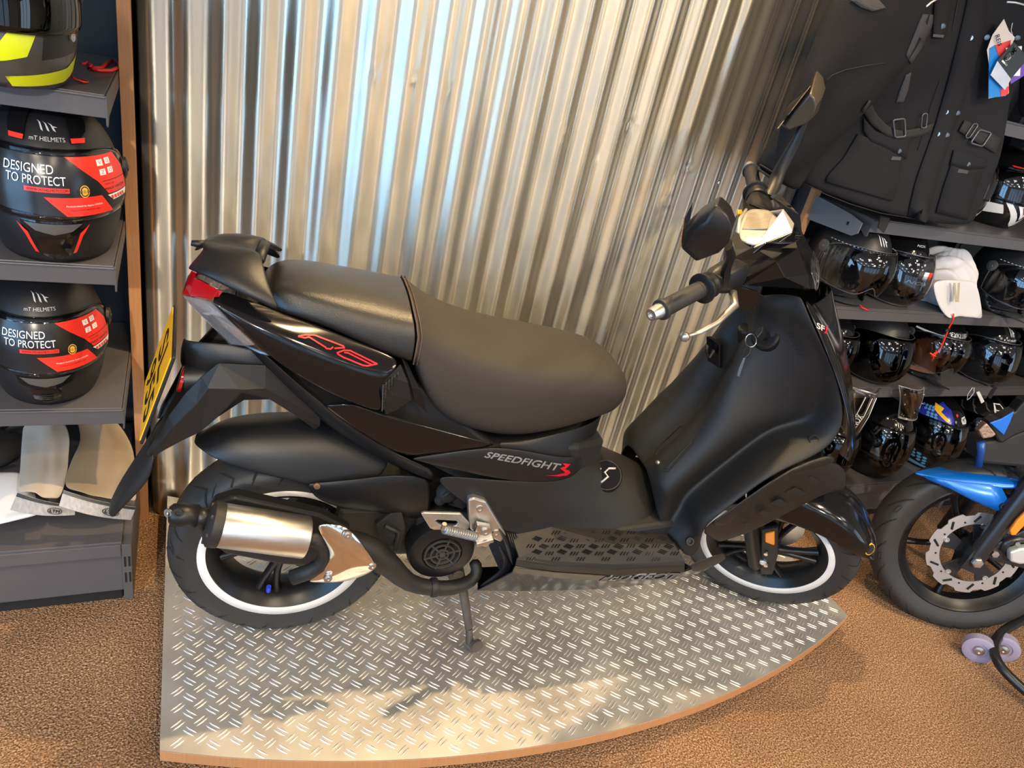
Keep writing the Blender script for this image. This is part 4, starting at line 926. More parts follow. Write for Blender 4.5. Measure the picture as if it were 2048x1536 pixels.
    for sg in (-1, 1):
        a, b = (V((.795, -.352, 1.078)), V((.850, -.245, 1.085))) if sg < 0 else (V((.856, .340, 1.080)), V((.886, .235, 1.078))); d = (b-a).normalized(); L_ = (b-a).length
        mb = MB(); mb.lathe(a, d, [(0, .0195), (.006, .0205), (.008, .0165)]+[(.012+L_*.8*i/30, .0160+(.0008 if i % 2 else 0)) for i in range(31)]+[(L_*.9, .0165), (L_, .017)], 28)
        mb.build('grip', M['rubber'], T, auto=40, **SK)
        MB().lathe(a, -d, [(-.002, .0135), (.004, .0145), (.026, .0115), (.026, .0075), (.022, .007), (.022, 0)], 24).build('bar_end', M['alu'] if sg < 0 else M['castalu'], T, auto=40, **SK)
        MB().lathe(b, d, [(-.004, .026), (-.002, .030), (.002, .030), (.004, .024), (.016, .022), (.022, .026), (.028, .024)], 28).build('throttle_collar', M['matt'], T, auto=40, **SK)
        e = b+d*.03
        mb = MB(); mb.loft([[e+d*t+V((x*w, 0, z*w)) for x, z in ((-1, -.8), (-1, .6), (-.4, 1), (.6, .9), (1, .2), (1, -.8))] for t, w in ((0, .020), (.02, .027), (.06, .029), (.085, .022))])
        mb.build('switch_housing', M['matt'], T, bevel=.003, auto=40, **SK)
        # brake lever with ball end
        lv = [b+d*.060+V((.030, 0, -.018)), b+d*.03+V((.058, 0, -.026)), a*.35+b*.65+V((.070, 0, -.030)), a*.75+b*.25+V((.068, 0, -.033)), a+V((.060, 0, -.034))]
        mb = MB(); mb.tube(lv, [.009, .008, .0065, .005, .0045], 12, sq=.8); mb.lathe(lv[-1]+V((0, 0, .009)), V((0, 0, -1)), [(.0, .003), (.003, .0075), (.009, .010), (.015, .0075), (.018, .002)], 16)
        mb.build('brake_lever', mat('satin_lever', (.45, .42, .38), .35, .9), T, smooth=True, **SK)
    mb = MB(); p = S(1478, 421, .20); mb.bar(p, S(1479, 431, .19), .012, .012, up=(-1, 0, .2)); mb.build('indicator_switch', M['yellow'], T, bevel=.002, **SK)
    # mirrors
    for sg in (-1, 1):
        def mr(y, z, x): return V((x, sg*y, z))
        st_ = [S(1450, 565, -.20), S(1453, 535, -.205), S(1462, 512, -.225), S(1457, 490, -.25)] if sg < 0 else [V((.915, .225, 1.085)), V((.917, .255, 1.10)), S(1560, 340, .285), S(1590, 285, .31), S(1611, 240, .325)]
        mb = MB(); mb.tube(st_, [.016, .0155, .0145, .012] if sg < 0 else [.016, .017, .0145, .011, .007], 8, sq=.6); mb.build('mirror_arm', M['matt'], T, auto=50, **SK)
        out = [(1365, 490), (1370, 455), (1400, 425), (1435, 403), (1458, 425), (1468, 450), (1460, 480), (1440, 500), (1395, 517)] if sg < 0 else [(1631, 152), (1643, 166), (1648, 188), (1638, 220), (1618, 238), (1603, 243), (1572, 255), (1560, 245), (1590, 203)]
        pf = [S(x, y, sg*(.31 if sg < 0 else .335)) for x, y in out]; cc = sum(pf, V())/len(pf)
        pk = S(1412, 443, -.31) if sg < 0 else cc+V((.01, 0, .01))
        def rg(yy, k, c0=None): return [V(((c0 or cc).x+(p.x-(c0 or cc).x)*k, yy, (c0 or cc).z+(p.z-(c0 or cc).z)*k)) for p in pf]
        y0, y1, y2, y3 = (-.338, -.322, -.285, -.255) if sg < 0 else (.395, .38, .32, .275)
        R_ = [rg(y0, .30, pk), rg(y1+(y0-y1)*.5, .80, pk), rg(y1, 1.0), rg(y2, .97), rg(y3, .70)]
        if sg > 0: R_ = R_[::-1]
        msh = MB().loft(R_).build('mirror_shell', M['matt'] if sg < 0 else mat('bronze_satin_shell', (.05, .042, .032), .32), T, auto=28, bevel=.003, **SK)  # far shell has a lighter bronze tone than the near one
        ed = (0, 1) if sg < 0 else (8, 0)
        ga, gb = (pf[0], pf[1]) if sg < 0 else (pf[7], pf[0])
        e = (gb-ga); t1 = ga+e*(.05 if sg > 0 else -.1); t2 = gb-e*(.05 if sg > 0 else -.6); nx = V((-1, 0, .35)).normalized()*.0035
        gl = [V((p.x, yy, p.z))+nx for p, yy in ((t1, y1), (t1, y3), (t2, y3), (t2, y1))]
        MB().prism(gl, (1, 0, 0), .002).build('mirror_glass', mat('mirror_glass', (.9, .9, .9), .01, 1), msh, **SK)
    # ---------- head fairing and dash, symmetric in the steered frame
    hp = lambda x, y, z: V((x, -y, z))
    # silver binnacle top
    P('dash_panel', [[hp(.868, 0, 1.115), hp(.872, .050, 1.113), hp(.885, .078, 1.110)], [hp(.915, 0, 1.130), hp(.915, .050, 1.125), hp(.914, .084, 1.116)], [hp(.945, 0, 1.146), hp(.938, .040, 1.137), hp(.918, .084, 1.117)]], mat('champagne_dash', (.62, .56, .47), .3, .4, coat=.4), sub=1, fr=SF, solid=.006)
    dp = LASTP[0]
    mb = MB()
    for sg in (-1, 1): mb.tube([V((.890, sg*.062, 1.119)), V((.915, sg*.066, 1.125)), V((.930, sg*.045, 1.136))], .0022, 8)
    mb.tube([V((.874, -.055, 1.118)), V((.868, 0, 1.121)), V((.874, .055, 1.118))], .0035, 8); mb.build('dash_trim', M['silver'], dp, smooth=True, **SK)
    MB().prism([V((.880, -.040, 1.120)), V((.880, .040, 1.120)), V((.926, .036, 1.139)), V((.926, -.036, 1.139))], (-.4, 0, 1), .003).build('dash_glass', mat('dash_display', (.32, .27, .20), .08, coat=1, var=.3, vscale=60), dp, bevel=.001, **SK)
    def facets(name, polys, m, solid=.004):
        """flat facets (steered frame points), each with its mirror image, welded into one panel"""
        cen = any(abs(p.y) < 1e-3 for pl in polys for p in pl); mb = MB(); m2 = mb if cen else MB()
        for pl in polys:
            mb.add(pl, [tuple(range(len(pl)))]); m2.add([V((p.x, -p.y, p.z)) for p in pl], [tuple(range(len(pl)))[::-1]])
        if not cen: m2.build(name, m, T, solid=solid, bevel=.0012, **SK)
        return mb.build(name, m, T, solid=solid, bevel=.0012, **SK)
    A = S(1506, 497, -.085); Bp = S(1590, 460, 0); Cc = V((.950, 0, 1.158)); E_ = S(1605, 495, 0); tip = S(1634, 578, 0); F_ = S(1631, 546, 0)
    Ef = S(1596, 497, -.035); tp = S(1620, 578, -.055); Ff = S(1616, 550, -.05)
    r1, r2, lo = S(1554, 525, -.118), S(1570, 555, -.120), S(1486, 571, -.14); w1, w2, w3 = S(1498, 554, -.155), S(1455, 549, -.155), S(1458, 522, -.13)
    B2 = S(1585, 463, -.018)
    Ct = S(1566, 421, -.004)
    facets('silver_cowl', [[A, B2, Ct], [B2, V((B2.x, 0, B2.z)), V((Ct.x, 0, Ct.z)), Ct]], M['silver'])
    facets('head_fairing', [[A, Ef, B2], [Ef, E_, V((B2.x, 0, B2.z)), B2], [A, r1, Ef], [r1, r2, tp, Ff, Ef], [Ef, Ff, F_, E_], [Ff, tp, tip, F_], [r2, lo, tp], [lo, V((.93, -.05, 1.03)), V((1.06, 0, 1.02)), tip, tp]], M['gloss'])
    facets('fairing_wing', [[A, w3, w2, w1, r1]], M['gloss'], .005)
    facets('fairing_recess', [[r1, w1, w2, lo], [r1, lo, r2]], M['gloss'], .002)
    facets('fairing_rear', [[A, V((.868, -.050, 1.118)), S(1448, 500, -.12), w3], [w3, S(1448, 500, -.12), S(1444, 555, -.15), w2], [w2, S(1444, 555, -.15), V((.93, -.05, 1.03)), lo]], M['matt'])
    facets('bar_lower_cowl', [[S(1444, 559, -.16), S(1512, 581, -.125), S(1528, 592, -.12), S(1500, 618, -.13), S(1484, 622, -.14), S(1462, 590, -.15)]], M['gloss'], .006)
    facets('windscreen', [[S(1540, 393, .13), S(1560, 385, .115), S(1601, 431, .06), S(1573, 423, .07)], [S(1573, 423, .07), S(1601, 431, .06), S(1605, 474, 0), S(1592, 458, 0)]], clearmat('smoked_screen', (.16, .14, .12), .85), .003)
    P('headlight', [[hp(1.030, .045, 1.100), hp(1.034, 0, 1.102)], [hp(1.058, .052, 1.070), hp(1.064, 0, 1.072)], [hp(1.072, .050, 1.045), hp(1.080, 0, 1.045)]], M['clear'], sub=1, fr=SF, solid=.004)
    # under-bar lever pocket
    P('bar_cover', [[hp(.900, .100, 1.075), hp(.885, .150, 1.075), hp(.872, .195, 1.075)], [hp(.905, .100, 1.105), hp(.890, .150, 1.108), hp(.880, .195, 1.102)], [hp(.935, .100, 1.10), hp(.925, .150, 1.095), hp(.905, .19, 1.09)]], M['matt'], sub=1, fr=SF, solid=.004)
    # keys in the lock keep their own place in the scene
    return T, lk, ld
SCO, LOCK, LOCKD = scooter()
def keys():
    p = BF.w(LOCK); d = (BF.X*LOCKD.x+BF.Y*LOCKD.y+BF.Z*LOCKD.z)
    K = thing('key_ring', 'steel split ring with ignition key and spare key, hanging in the scooter lock', 'keys', p)
    def L(px, py, off=0): 
        w = WF._i(px, py, d, p.dot(d)+.045+off) if False else None
        r = WF.ray(px, py); n = d; t = ((p+d*(.042+off))-C0).dot(n)/r.dot(n); return C0+r*t-p
    a = L(1524, 652, -.03); b = L(1518, 664, .002)
    kb = MB(); kb.prism([L(1508, 668), L(1518, 655), L(1526, 652), L(1524, 665), L(1514, 676)], d, -.03); kb.build('ignition_key_head', M['black'], K, bevel=.002)
    c = L(1502, 681); 
    u = (L(1513, 681)-c); v = (L(1502, 694)-c); ring = [c+u*math.cos(t)+v*math.sin(t) for t in [i*2*math.pi/28 for i in range(29)]]
    MB().tube(ring, .0011, 8, cap=False).build('split_ring', M['chrome'], K, smooth=True)
    MB().prism([L(1484, 706), L(1494, 690), L(1502, 696), L(1500, 708), L(1490, 717), L(1484, 714)], d, -.006).build('spare_key_head', M['black'], K, bevel=.002)
    bl = MB(); bl.prism([L(1487, 715), L(1491, 716), L(1484, 737), L(1479, 753), L(1474, 752), L(1478, 736)], d, -.002); bl.build('spare_key_blade', M['key'], K)
keys()
# ================================================================ shelving
shm = mat('grey_powder_coated_steel', (.085, .081, .087), .38, bump=.08, bscale=500, var=.08, vscale=20)
shd = mat('charcoal_back_panel', (.014, .015, .018), .55)
def shelving(name, label, x0, x1, decks, base, back=1.96):
    t = thing(name, label, 'shelving', (x0, 1.9, 0), 0, 'grey steel shelving units')
    o = V((-x0, -1.9, 0))
    def b(lo, hi, mb=None): mb = mb or MB(); return mb.box(V(lo)+o, V(hi)+o)
    b((x0, back, .05), (x1, back+.015, 2.4)).build('back_panel', shd, t)
    for x in (x0+.004, x1-.004): b((x-.015, back-.05, 0), (x+.015, back, 2.4)).build('upright', shd, t)
    for z, yf in decks:
        mb = MB(); b((x0+.012, yf+.003, z-.018), (x1-.012, back-.01, z), mb); b((x0+.010, yf, z-.040), (x1-.010, yf+.004, z-.003), mb); b((x0+.010, yf-.004, z-.006), (x1-.010, yf+.006, z-.002), mb)
        sh = mb.build('shelf', shm, t, bevel=.0012)
        for x in (x0+.008, x1-.011):
            m2 = MB(); p = [(yf-.001, z-.002), (yf-.001, z-.052), (yf+.004, z-.056), (yf+.03, z-.042), (back-.12, z-.030), (back-.07, z-.09), (back-.01, z-.10), (back-.01, z)]
            m2.prism([V((x, y, zz))+o for y, zz in p], (1, 0, 0), .003); m2.build('bracket', shm, t, bevel=.0006)
    z, yf = base
    mb = MB(); b((x0+.006, yf+.004, z-.02), (x1-.02, back-.01, z), mb); b((x0+.006, yf, z-.042), (x1-.022, yf+.004, z-.006), mb); mb.build('base_deck', shm, t, bevel=.0012)
    b((x0+.006, yf+.022, .055), (x1-.02, yf+.030, z-.025)).build('kick_panel', shm, t, bevel=.001)
    b((x0+.012, yf+.05, 0), (x1-.03, yf+.07, .07)).build('plinth', M['dark'], t)
    mb = MB(); b((x1-.021, yf+.002, .04), (x1-.001, back-.01, z-.008), mb); mb.build('base_side', shm, t, bevel=.001)
    mb = MB()
    for k in (0, 1):
        for zz in (z-.075, z-.125): b((x1-.017+k*.009, yf+.0005, zz), (x1-.013+k*.009, yf+.003, zz+.030), mb)
    mb.build('slots', M['groove'], t)
    return t
shelving('shelving_unit', 'grey steel shelving left of the corrugated wall with boxed-face helmets and bagged visors', -1.13, -.118, ((1.203, 1.50), (.881, 1.50), (.542, 1.515)), (.224, 1.436))
shelving('shelving_unit', 'grey steel helmet shelving right of the corrugated wall behind the scooter nose', 1.835, 2.885, ((1.50, 1.50), (1.168, 1.50), (.885, 1.50), (.588, 1.50)), (.205, 1.43))
shelving('shelving_unit', 'grey steel shelving at the far right edge beyond the helmets', 2.90, 3.90, ((1.50, 1.50), (1.168, 1.50), (.885, 1.50), (.588, 1.50)), (.205, 1.43))
# loose bracket arm sticking out under the jacket
_t = thing('shelf_bracket', 'bare grey steel bracket arm jutting out under the black jacket', 'bracket', (1.815, 1.62, 1.14))
MB().prism([V((0, y, z)) for y, z in ((-.11, .010), (-.11, -.022), (-.09, -.036), (.30, -.055), (.30, .045), (-.05, .022))], (1, 0, 0), .004).build('arm', mat('blue_grey_steel', (.16, .17, .19), .35), _t, bevel=.001)
MB().box((-.0008, -.066, -.012), (-.0002, -.058, -.002)).build('hole', M['groove'], _t)

# ================================================================ helmets
HP = [(0, .80), (.02, .88), (.05, .95), (.09, .99), (.13, 1.0), (.17, .965), (.205, .87), (.232, .70), (.250, .47), (.258, .25), (.26, .001)]
def hs(z):
    z = max(0, min(.26, z))
    for (a, b), (c, d) in zip(HP, HP[1:]):
        if z <= c: k = (z-a)/(c-a); k = k if c < .2 else k; return b+(d-b)*k
    return 0
def hsmooth(z):
    if z > .12: t = (z-.12)/.14; return max(.001, math.sqrt(max(0, 1-t*t)))**.92
    return .80+.20*math.sin(min(1, z/.12)*math.pi/2)**.8
def hsurf(phi, z, off=0, chin=.018):
    s = hsmooth(z); b = .143+chin*math.exp(-((z-.055)/.045)**2)*max(0, math.cos(phi)) if math.cos(phi) > 0 else .140
    n = V((math.sin(phi)*b*s, -math.cos(phi)*.122*s, 0))
    dz = (hsmooth(min(.2599, z+.002))-hsmooth(max(0, z-.002)))/.004
    p = V((.122*s*math.sin(phi), -b*s*math.cos(phi), z))
    nn = V((math.sin(phi), -math.cos(phi), -dz*.13)).normalized()
    return p+nn*off
def wrap(polys, off, m, name, parent, chin, surf=hsurf, step=(8, .012)):
    """polys in (phi degrees, z); cut into small pieces and wrapped on the helmet"""
    bm = bmesh.new()
    for pl in polys:
        vs = [bm.verts.new((x/100, z, 0)) for x, z in pl]
        try: bm.faces.new(vs)
        except ValueError: pass
    xs = [v.co.x for v in bm.verts]; zs = [v.co.y for v in bm.verts]
    def cut(axis, lo, hi, st):
        k = math.ceil(lo/st)*st
        while k < hi:
            co = [0, 0, 0]; no = [0, 0, 0]; co[axis] = k; no[axis] = 1
            bmesh.ops.bisect_plane(bm, geom=bm.verts[:]+bm.edges[:]+bm.faces[:], plane_co=co, plane_no=no); k += st
    cut(0, min(xs), max(xs), step[0]/100); cut(1, min(zs), max(zs), step[1])
    for v in bm.verts: v.co = surf(math.radians(v.co.x*100), v.co.y, off, chin)
    me = bpy.data.meshes.new(name); bm.to_mesh(me); bm.free()
    return link(name, me, m, parent, True)
def wtext(txt, x0, x1, z0, z1, off, m, name, parent, chin, shear=0, slope=0, **k):
    uv, fs = text_mesh(txt, shear, **k)
    return wrap([[(x0+(x1-x0)*uv[i][0], z0+(z1-z0)*uv[i][1]+slope*uv[i][0]) for i in f] for f in fs], off, m, name, parent, chin, step=(12, .02))
MTLOGO = [[(0, 1), (.10, .85), (.24, .15), (.34, 0), (.30, .30), (.20, .80)], [(.28, .92), (.40, .75), (.52, .12), (.62, .0), (.58, .32), (.48, .72)], [(.55, .82), (.68, .62), (.78, .15), (.90, .0), (.82, .42), (1.0, .42), (.86, .52), (.80, .50), (.74, .66)]]
def mtlogo(x0, x1, z0, z1, off, m, parent, chin, small=True):
    wrap([[(x0+(x1-x0)*u, z0+(z1-z0)*v) for u, v in pl] for pl in MTLOGO], off, m, 'logo', parent, chin, step=(6, .02))
    if small: wtext('mT HELMETS', x0-5, x1+5, z0-.013, z0-.007, off, m, 'brand_lettering', parent, chin)
hm = {'black': mat('matt_black_helmet', (.012, .012, .014), .42), 'gblack': mat('gloss_black_helmet', (.006, .006, .007), .10, coat=.25, spec=.4), 'grey': mat('grey_helmet', (.07, .068, .066), .35, coat=.3),
      'neon': mat('neon_yellow', (.72, .80, .01), .35), 'liner': mat('helmet_liner', (.010, .010, .011), .95), 'foam': mat('cheek_pad', (.02, .02, .022), .9), 'tan': mat('tan_leather', (.30, .105, .03), .45, bump=.3, bscale=300),
      'visor': clearmat('clear_visor', (.62, .63, .66), .95, .02), 'dvisor': clearmat('smoked_visor', (.12, .12, .13), .95, .02), 'redp': mat('red_print', (.80, .035, .02), .3), 'w': mat('white_print', (.85, .85, .85), .4),
      'blackp': mat('black_sticker', (.012, .012, .013), .25), 'gold': mat('gold_print', (.65, .38, .05), .3), 'blue': mat('blue_print', (.02, .03, .35), .2, coat=1), 'teal': mat('light_blue_print', (.10, .32, .52), .25, coat=1), 'yel': mat('yellow_print', (.85, .48, .02), .25, coat=1), 'wg': mat('white_helmet', (.75, .73, .70), .15, coat=1), 'rg': mat('dark_red_gloss', (.30, .01, .015), .15, coat=1)}
GRP = {}
def helmet(label, front, shelf_z, rz, kind='full', shell='black', visor='visor', sc=1.0, deco=None, chin=.018, open_col='liner', roll=0, pitch=0, backoff=.14, strap=False, group=None, cord=False):
    f = WF.z(front[0], front[1], shelf_z); a = math.radians(rz); d = V((-math.sin(a)*-1, -math.cos(a), 0))
    d = V((math.sin(a), -math.cos(a), 0)); c = f-d*backoff*sc
    t = thing('helmet', label, 'helmet', (c.x, c.y, shelf_z+.0015), a, group or ('helmets on the left shelving' if front[0] < 400 else 'helmets on the right shelving'))
    t.scale = (sc*.9, sc, sc)
    if pitch or roll: t.rotation_euler = (math.radians(pitch), math.radians(roll), a)
    if kind == 'full': P0, Z0, PW, ZH = 0, .142, 82, .042
    else: P0, Z0, PW, ZH = 0, .085, 74, .088
    if kind == 'jet': chin = 0
    def inside(p, z): return abs(p/PW)**3.2+abs((z-Z0)/ZH)**3.2 < 1
    mb = MB(); NP, NZ = 72, 30; zs = [.26*(1-(1-i/NZ)**1.25) for i in range(NZ+1)]; zs[-1] = .2598
    vs = [hsurf(math.radians(-180+360*i/NP), z, 0, chin) for z in zs for i in range(NP)]
    fs = []
    for j in range(NZ):
        for i in range(NP):
            pm = -180+360*(i+.5)/NP; zm = (zs[j]+zs[j+1])/2
            if inside(pm, zm) and not (kind == 'jet' and False): continue
            fs.append((j*NP+i, j*NP+(i+1) % NP, (j+1)*NP+(i+1) % NP, (j+1)*NP+i))
    mb.add(vs, fs)
    sh = mb.build('shell', hm[shell], t, smooth=True, solid=.006, off=-1)
    bot = [hsurf(math.radians(-180+360*i/48), .001, -.004, chin) for i in range(48)]
    MB().loft([[p for p in bot], [p*1.0-V((0, 0, 0)) for p in [hsurf(math.radians(-180+360*i/48), .006, -.0005, chin) for i in range(48)]]]).build('base_trim', hm['foam'], t, smooth=True)
    # liner: an inner hollow with cheek pads
    mb = MB(); ph = [-92+184*i/24 for i in range(25)]; zz = [max(.003, Z0-ZH-.012)+(2*ZH+.024)*i/12 for i in range(13)]
    mb.grid([[hsurf(math.radians(p), min(.25, z), -.008-.075*max(0, 1-(p/92)**2)*max(.0, 1-((z-Z0)/(ZH+.012))**2), 0) for p in ph] for z in zz]).build('liner', hm[open_col] if kind == 'jet' else hm['liner'], t, smooth=True)
    for sg in (-1, 1):
        mb = MB(); mb.loft([[hsurf(math.radians(sg*p), z, o, 0) for p, z in ((48, Z0-ZH*.8), (70, Z0-ZH*.8), (78, Z0), (70, Z0+ZH*.6), (52, Z0+ZH*.1), (44, Z0-ZH*.3))] for o in (-.045, -.012)]).build('cheek_pad', hm['tan'] if open_col == 'tan' else hm['foam'], t, smooth=True, sub=1)
    # visor with a thin frame line
    if visor:
        if kind == 'full': vp, vz0, vz1, vo, bulge = 92, .090, .197, .0045, .004
        else: vp, vz0, vz1, vo, bulge = 84, .050, .180, .007, .022
        if kind == 'jetlong': vp, vz0, vz1, vo, bulge = 86, .012, .178, .006, .030
        R_ = []
        for j in range(13):
            v = j/12; row = []
            for i in range(33):
                u = -1+2*i/32; zlo = vz0+(.020 if kind != 'full' else .012)*u*u*u*u
                if kind == 'jet' : zlo = vz0 + .030*math.exp(-(u/.14)**2) + .02*u**4
                zhi = vz1-.03*abs(u)**5; z = zlo+(zhi-zlo)*v
                row.append(hsurf(math.radians(u*vp), z, vo+bulge*math.cos(u*math.pi/2)*math.sin(math.pi*(.15+.7*v)), chin))
            R_.append(row)
        vm = MB().grid(R_).build('visor', hm[visor], t, smooth=True, solid=.0018, off=1)
        edge = R_[0]+[r[-1] for r in R_[1:]]+R_[-1][::-1][1:]+[r[0] for r in R_[::-1][1:]]
        MB().tube(edge, .0016, 6, cap=False).build('visor_edge', hm['gblack'] if kind == 'full' else M['castalu'], vm, smooth=True)
        for sg in (-1, 1):
            p = hsurf(math.radians(sg*84), .150, .005, 0); MB().lathe(p, (sg, -.1, 0), [(0, .020), (.006, .019), (.009, .012), (.009, .006), (.011, .005), (.011, 0)], 24).build('visor_pivot', hm['black'] if kind == 'full' else hm['grey'], t, auto=40)
    if deco: deco(t, sh, chin)
    if strap:
        p0 = hsurf(math.radians(strap), .012, -.002, 0)
        MB().tube([p0, p0+V((.012, -.02, -.002)), p0+V((.03, -.055, -.004)), p0+V((.055, -.085, -.006))], [.009, .010, .010, .008], 8, sq=.25).build('chin_strap', hm['foam'], t, smooth=True)
    if cord:
        p0 = hsurf(math.radians(cord), .010, .002, 0)
        MB().tube([p0, p0+V((.008, -.012, -.006)), p0+V((.022, -.022, -.007)), p0+V((.030, -.012, -.007)), p0+V((.018, -.004, -.007))], .0022, 7).build('strap_pull', hm['redp'], t, smooth=True)
    return t
def deco_sticker(t, sh, chin, vent=True, u0=0):
    """visor film printed black and red with DESIGNED TO PROTECT"""
    k = hm; o1, o2, o3 = .0108, .0114, .0120
    sf = t
    def shp(z): return z
    st = wrap([[(-55, .187), (60, .187), (68, .165), (70, .115), (58, .104), (20, .098), (-55, .104)]], o1, k['blackp'], 'visor_sticker', t, chin)
    wrap([[(12, .187), (60, .187), (68, .165), (70, .128), (45, .128), (36, .150)], [(-5, .128), (38, .128), (49, .099), (20, .0985), (10, .099)]], o2, k['redp'], 'red_field', st, chin)
    wrap([[(44, .126), (70, .127), (68, .117), (50, .116)]], o2, k['w'], 'white_field', st, chin)
    wrap([[(47+i*3.6, .124), (49.4+i*3.6, .124), (50.4+i*3.6, .118), (48.3+i*3.6, .118)] for i in range(5)], o3, k['redp'], 'stripes', st, chin)
    wtext('DESIGNED', -33, 3, .162, .175, o3, k['w'], 'lettering', st, chin)
    wtext('TO PROTECT', -31, 11, .146, .159, o3, k['w'], 'lettering', st, chin)
    wrap([[(-18, .142), (13, .142), (13, .135), (-18, .135)]], o2, k['redp'], 'web_strip', st, chin)
    wtext('WWW.MTHELMETS.COM', -16.5, 12, .1366, .1405, o3, k['blackp'], 'web_lettering', st, chin)
    for r_, m in ((.0095, 'gold'), (.0078, 'blackp'), (.0062, 'gold')):
        wrap([[(24+math.cos(a)*r_*410, .137+math.sin(a)*r_) for a in [i*math.pi/10 for i in range(20)]]], {'gold': o3, 'blackp': o3+.0003}[m] if r_ > .007 else o3+.0006, k[m], 'seal', st, chin)
    wtext('R22.06', 19, 29, .135, .139, o3+.0009, k['blackp'], 'seal_lettering', st, chin)
    for i, (x, z) in enumerate(((38, .172), (46.5, .173), (39, .158), (47.5, .159))):
        wrap([[(x, z), (x+6, z), (x+6, z+.009), (x, z+.009)]], o3, k['w'], 'icon_tile', st, chin)
        wtext(['V', 'CE', 'Z', 'O'][i], x+1.5, x+4.5, z+.002, z+.007, o3+.0003, k['redp'], 'icon', st, chin)
    wtext('Product tested by Applus IDIADA', 10, 38, .113, .1165, o3, k['w'], 'small_print', st, chin)
    wtext('Designed by MT HELMETS in Spain', 13, 36, .107, .1095, o3, k['blackp'], 'small_print', st, chin)
    wrap([[(40, .1492), (69, .1492), (69, .1484), (40, .1484)]], o3, k['blackp'], 'rule', st, chin)
    wtext('Pinlock ready', 42, 52, .142, .145, o3, k['blackp'], 'small_print', st, chin)
    wtext('MAX VISION', 42, 66, .134, .138, o3, k['blackp'], 'small_print', st, chin)
def vent_chin(t, red=True):
    k = hm
    wrap([[(-26, .088), (26, .088), (24, .070), (10, .060), (0, .056), (-10, .060), (-24, .070)]], .004, k['gblack'], 'chin_vent', t, .018)
    wrap([[(-22, .084), (22, .084), (14, .072), (0, .066), (-14, .072)]], .006, k['grey'], 'chin_vent_flap', t, .018)
    wrap([[(-14, .060), (14, .060), (12, .024), (4, .014), (-4, .014), (-12, .024)]], .0045, k['gblack'], 'chin_plate', t, .018)
    if red: [wrap([[(g*28, .082), (g*20, .068), (g*14, .028), (g*17, .030), (g*22, .062)]], .006, k['redp'], 'chin_flash', t, .018) for g in (-1, 1)]
    else: wrap([[(-6, .046-.007*i), (6, .046-.007*i), (5, .0425-.007*i), (-5, .0425-.007*i)] for i in range(4)], .006, k['liner'], 'chin_slots', t, .018)
def deco_top2(t, sh, chin):
    deco_sticker(t, sh, chin); vent_chin(t, True); k = hm
    mtlogo(-12, 12, .222, .236, .001, M['lgrey'], t, chin)
    for sg in (-1, 1):
        wrap([[(sg*25, .250), (sg*60, .249), (sg*38, .212), (sg*22, .212)]], .004, k['gblack'], 'top_vent', t, chin)
        wrap([[(sg*22, .213), (sg*38, .213), (sg*36, .2065), (sg*22, .2065)]], .0045, k['redp'], 'vent_tip', t, chin)
def deco_top3(t, sh, chin):
    deco_sticker(t, sh, chin); vent_chin(t, False)
    mtlogo(-12, 12, .220, .236, .001, M['lgrey'], t, chin)
def deco_neon(t, sh, chin):
    k = hm
    wrap([[(5, .088), (26, .092), (18, .055), (2, .046), (-35, .030), (-30, .042), (-5, .062)]], .001, k['neon'], 'neon_flash', t, chin)
    wrap([[(0, .020), (60, .034), (95, .062), (95, .030), (60, .010), (5, .004)]], .001, k['neon'], 'neon_flash', t, chin)
    [wrap([g], .0006, k['black'], 'dark_panel', t, chin) for g in ([(-60, .085), (-8, .090), (-12, .062), (-60, .035)], [(32, .092), (88, .092), (92, .062), (30, .050)])]
    p = hsurf(math.radians(62), .085, .002, chin); MB().lathe(p, (.85, -.5, 0), [(0, .008), (.003, .0075), (.003, .004), (.002, .0035), (.002, 0)], 16).build('side_button', M['castalu'], t)
helmet('grey full-face helmet with neon yellow flashes on the top left shelf', (13, 182), 1.203, 8, 'full', 'grey', 'dvisor', 1.0, deco_neon, cord=100)
helmet('matt black full-face helmet with red chin flashes and red printed visor film', (116, 536), .881, 6, 'full', 'black', 'visor', 1.08, deco_top2)
helmet('matt black full-face helmet with plain slotted chin and red printed visor film', (99, 822), .542, 6, 'full', 'black', 'visor', 1.05, deco_top3)
# right-hand shelves
def d_mt(x0=-14, x1=12, z0=.190, z1=.222, small=False, m='w'):
    def f(t, sh, chin): mtlogo(x0, x1, z0, z1, .0012, hm[m], t, chin, small)
    return f
def d_goggle(t, sh, chin):
    mtlogo(-10, 14, .196, .226, .0012, hm['w'], t, chin, False)
    mb = MB(); pts = [hsurf(math.radians(-78+156*i/30), .176, .016, 0) for i in range(31)]
    for i in range(0, 30): mb.tube([pts[i], pts[i]*.55+pts[i+1]*.45], .0009, 5)
    mb.build('stitching', hm['w'], t)
def d_flag(t, sh, chin):
    k = hm
    wtext('NOX', -14, 10, .207, .214, .001, k['w'], 'lettering', t, chin, shear=.3)
    wtext('NOX', -24, 12, .098, .108, .0365, k['w'], 'lettering', t, 0, shear=.3)
    for i, m in enumerate(('grey', 'w', 'redp')): wrap([[(-12+i*8, .115), (-4+i*8, .115), (-4+i*8, .138), (-12+i*8, .138)]], .0365, k[m], 'flag_band', t, 0)
def d_exk(t, sh, chin):
    k = hm; wtext('EXKLUSIV', -22, 26, .188, .202, .001, k['w'], 'lettering', t, chin)
    for i in range(8):
        p = hsurf(math.radians(-22+i*8), .176, .012, 0); MB().lathe(p, p.normalized(), [(-.003, .0045), (.001, .004), (.002, 0)], 10).build('stud', M['castalu'], t, smooth=True)
    wrap([[(-80, .172), (-35, .176), (-35, .182), (-80, .178)]], .010, k['w'], 'trim_band', t, 0)
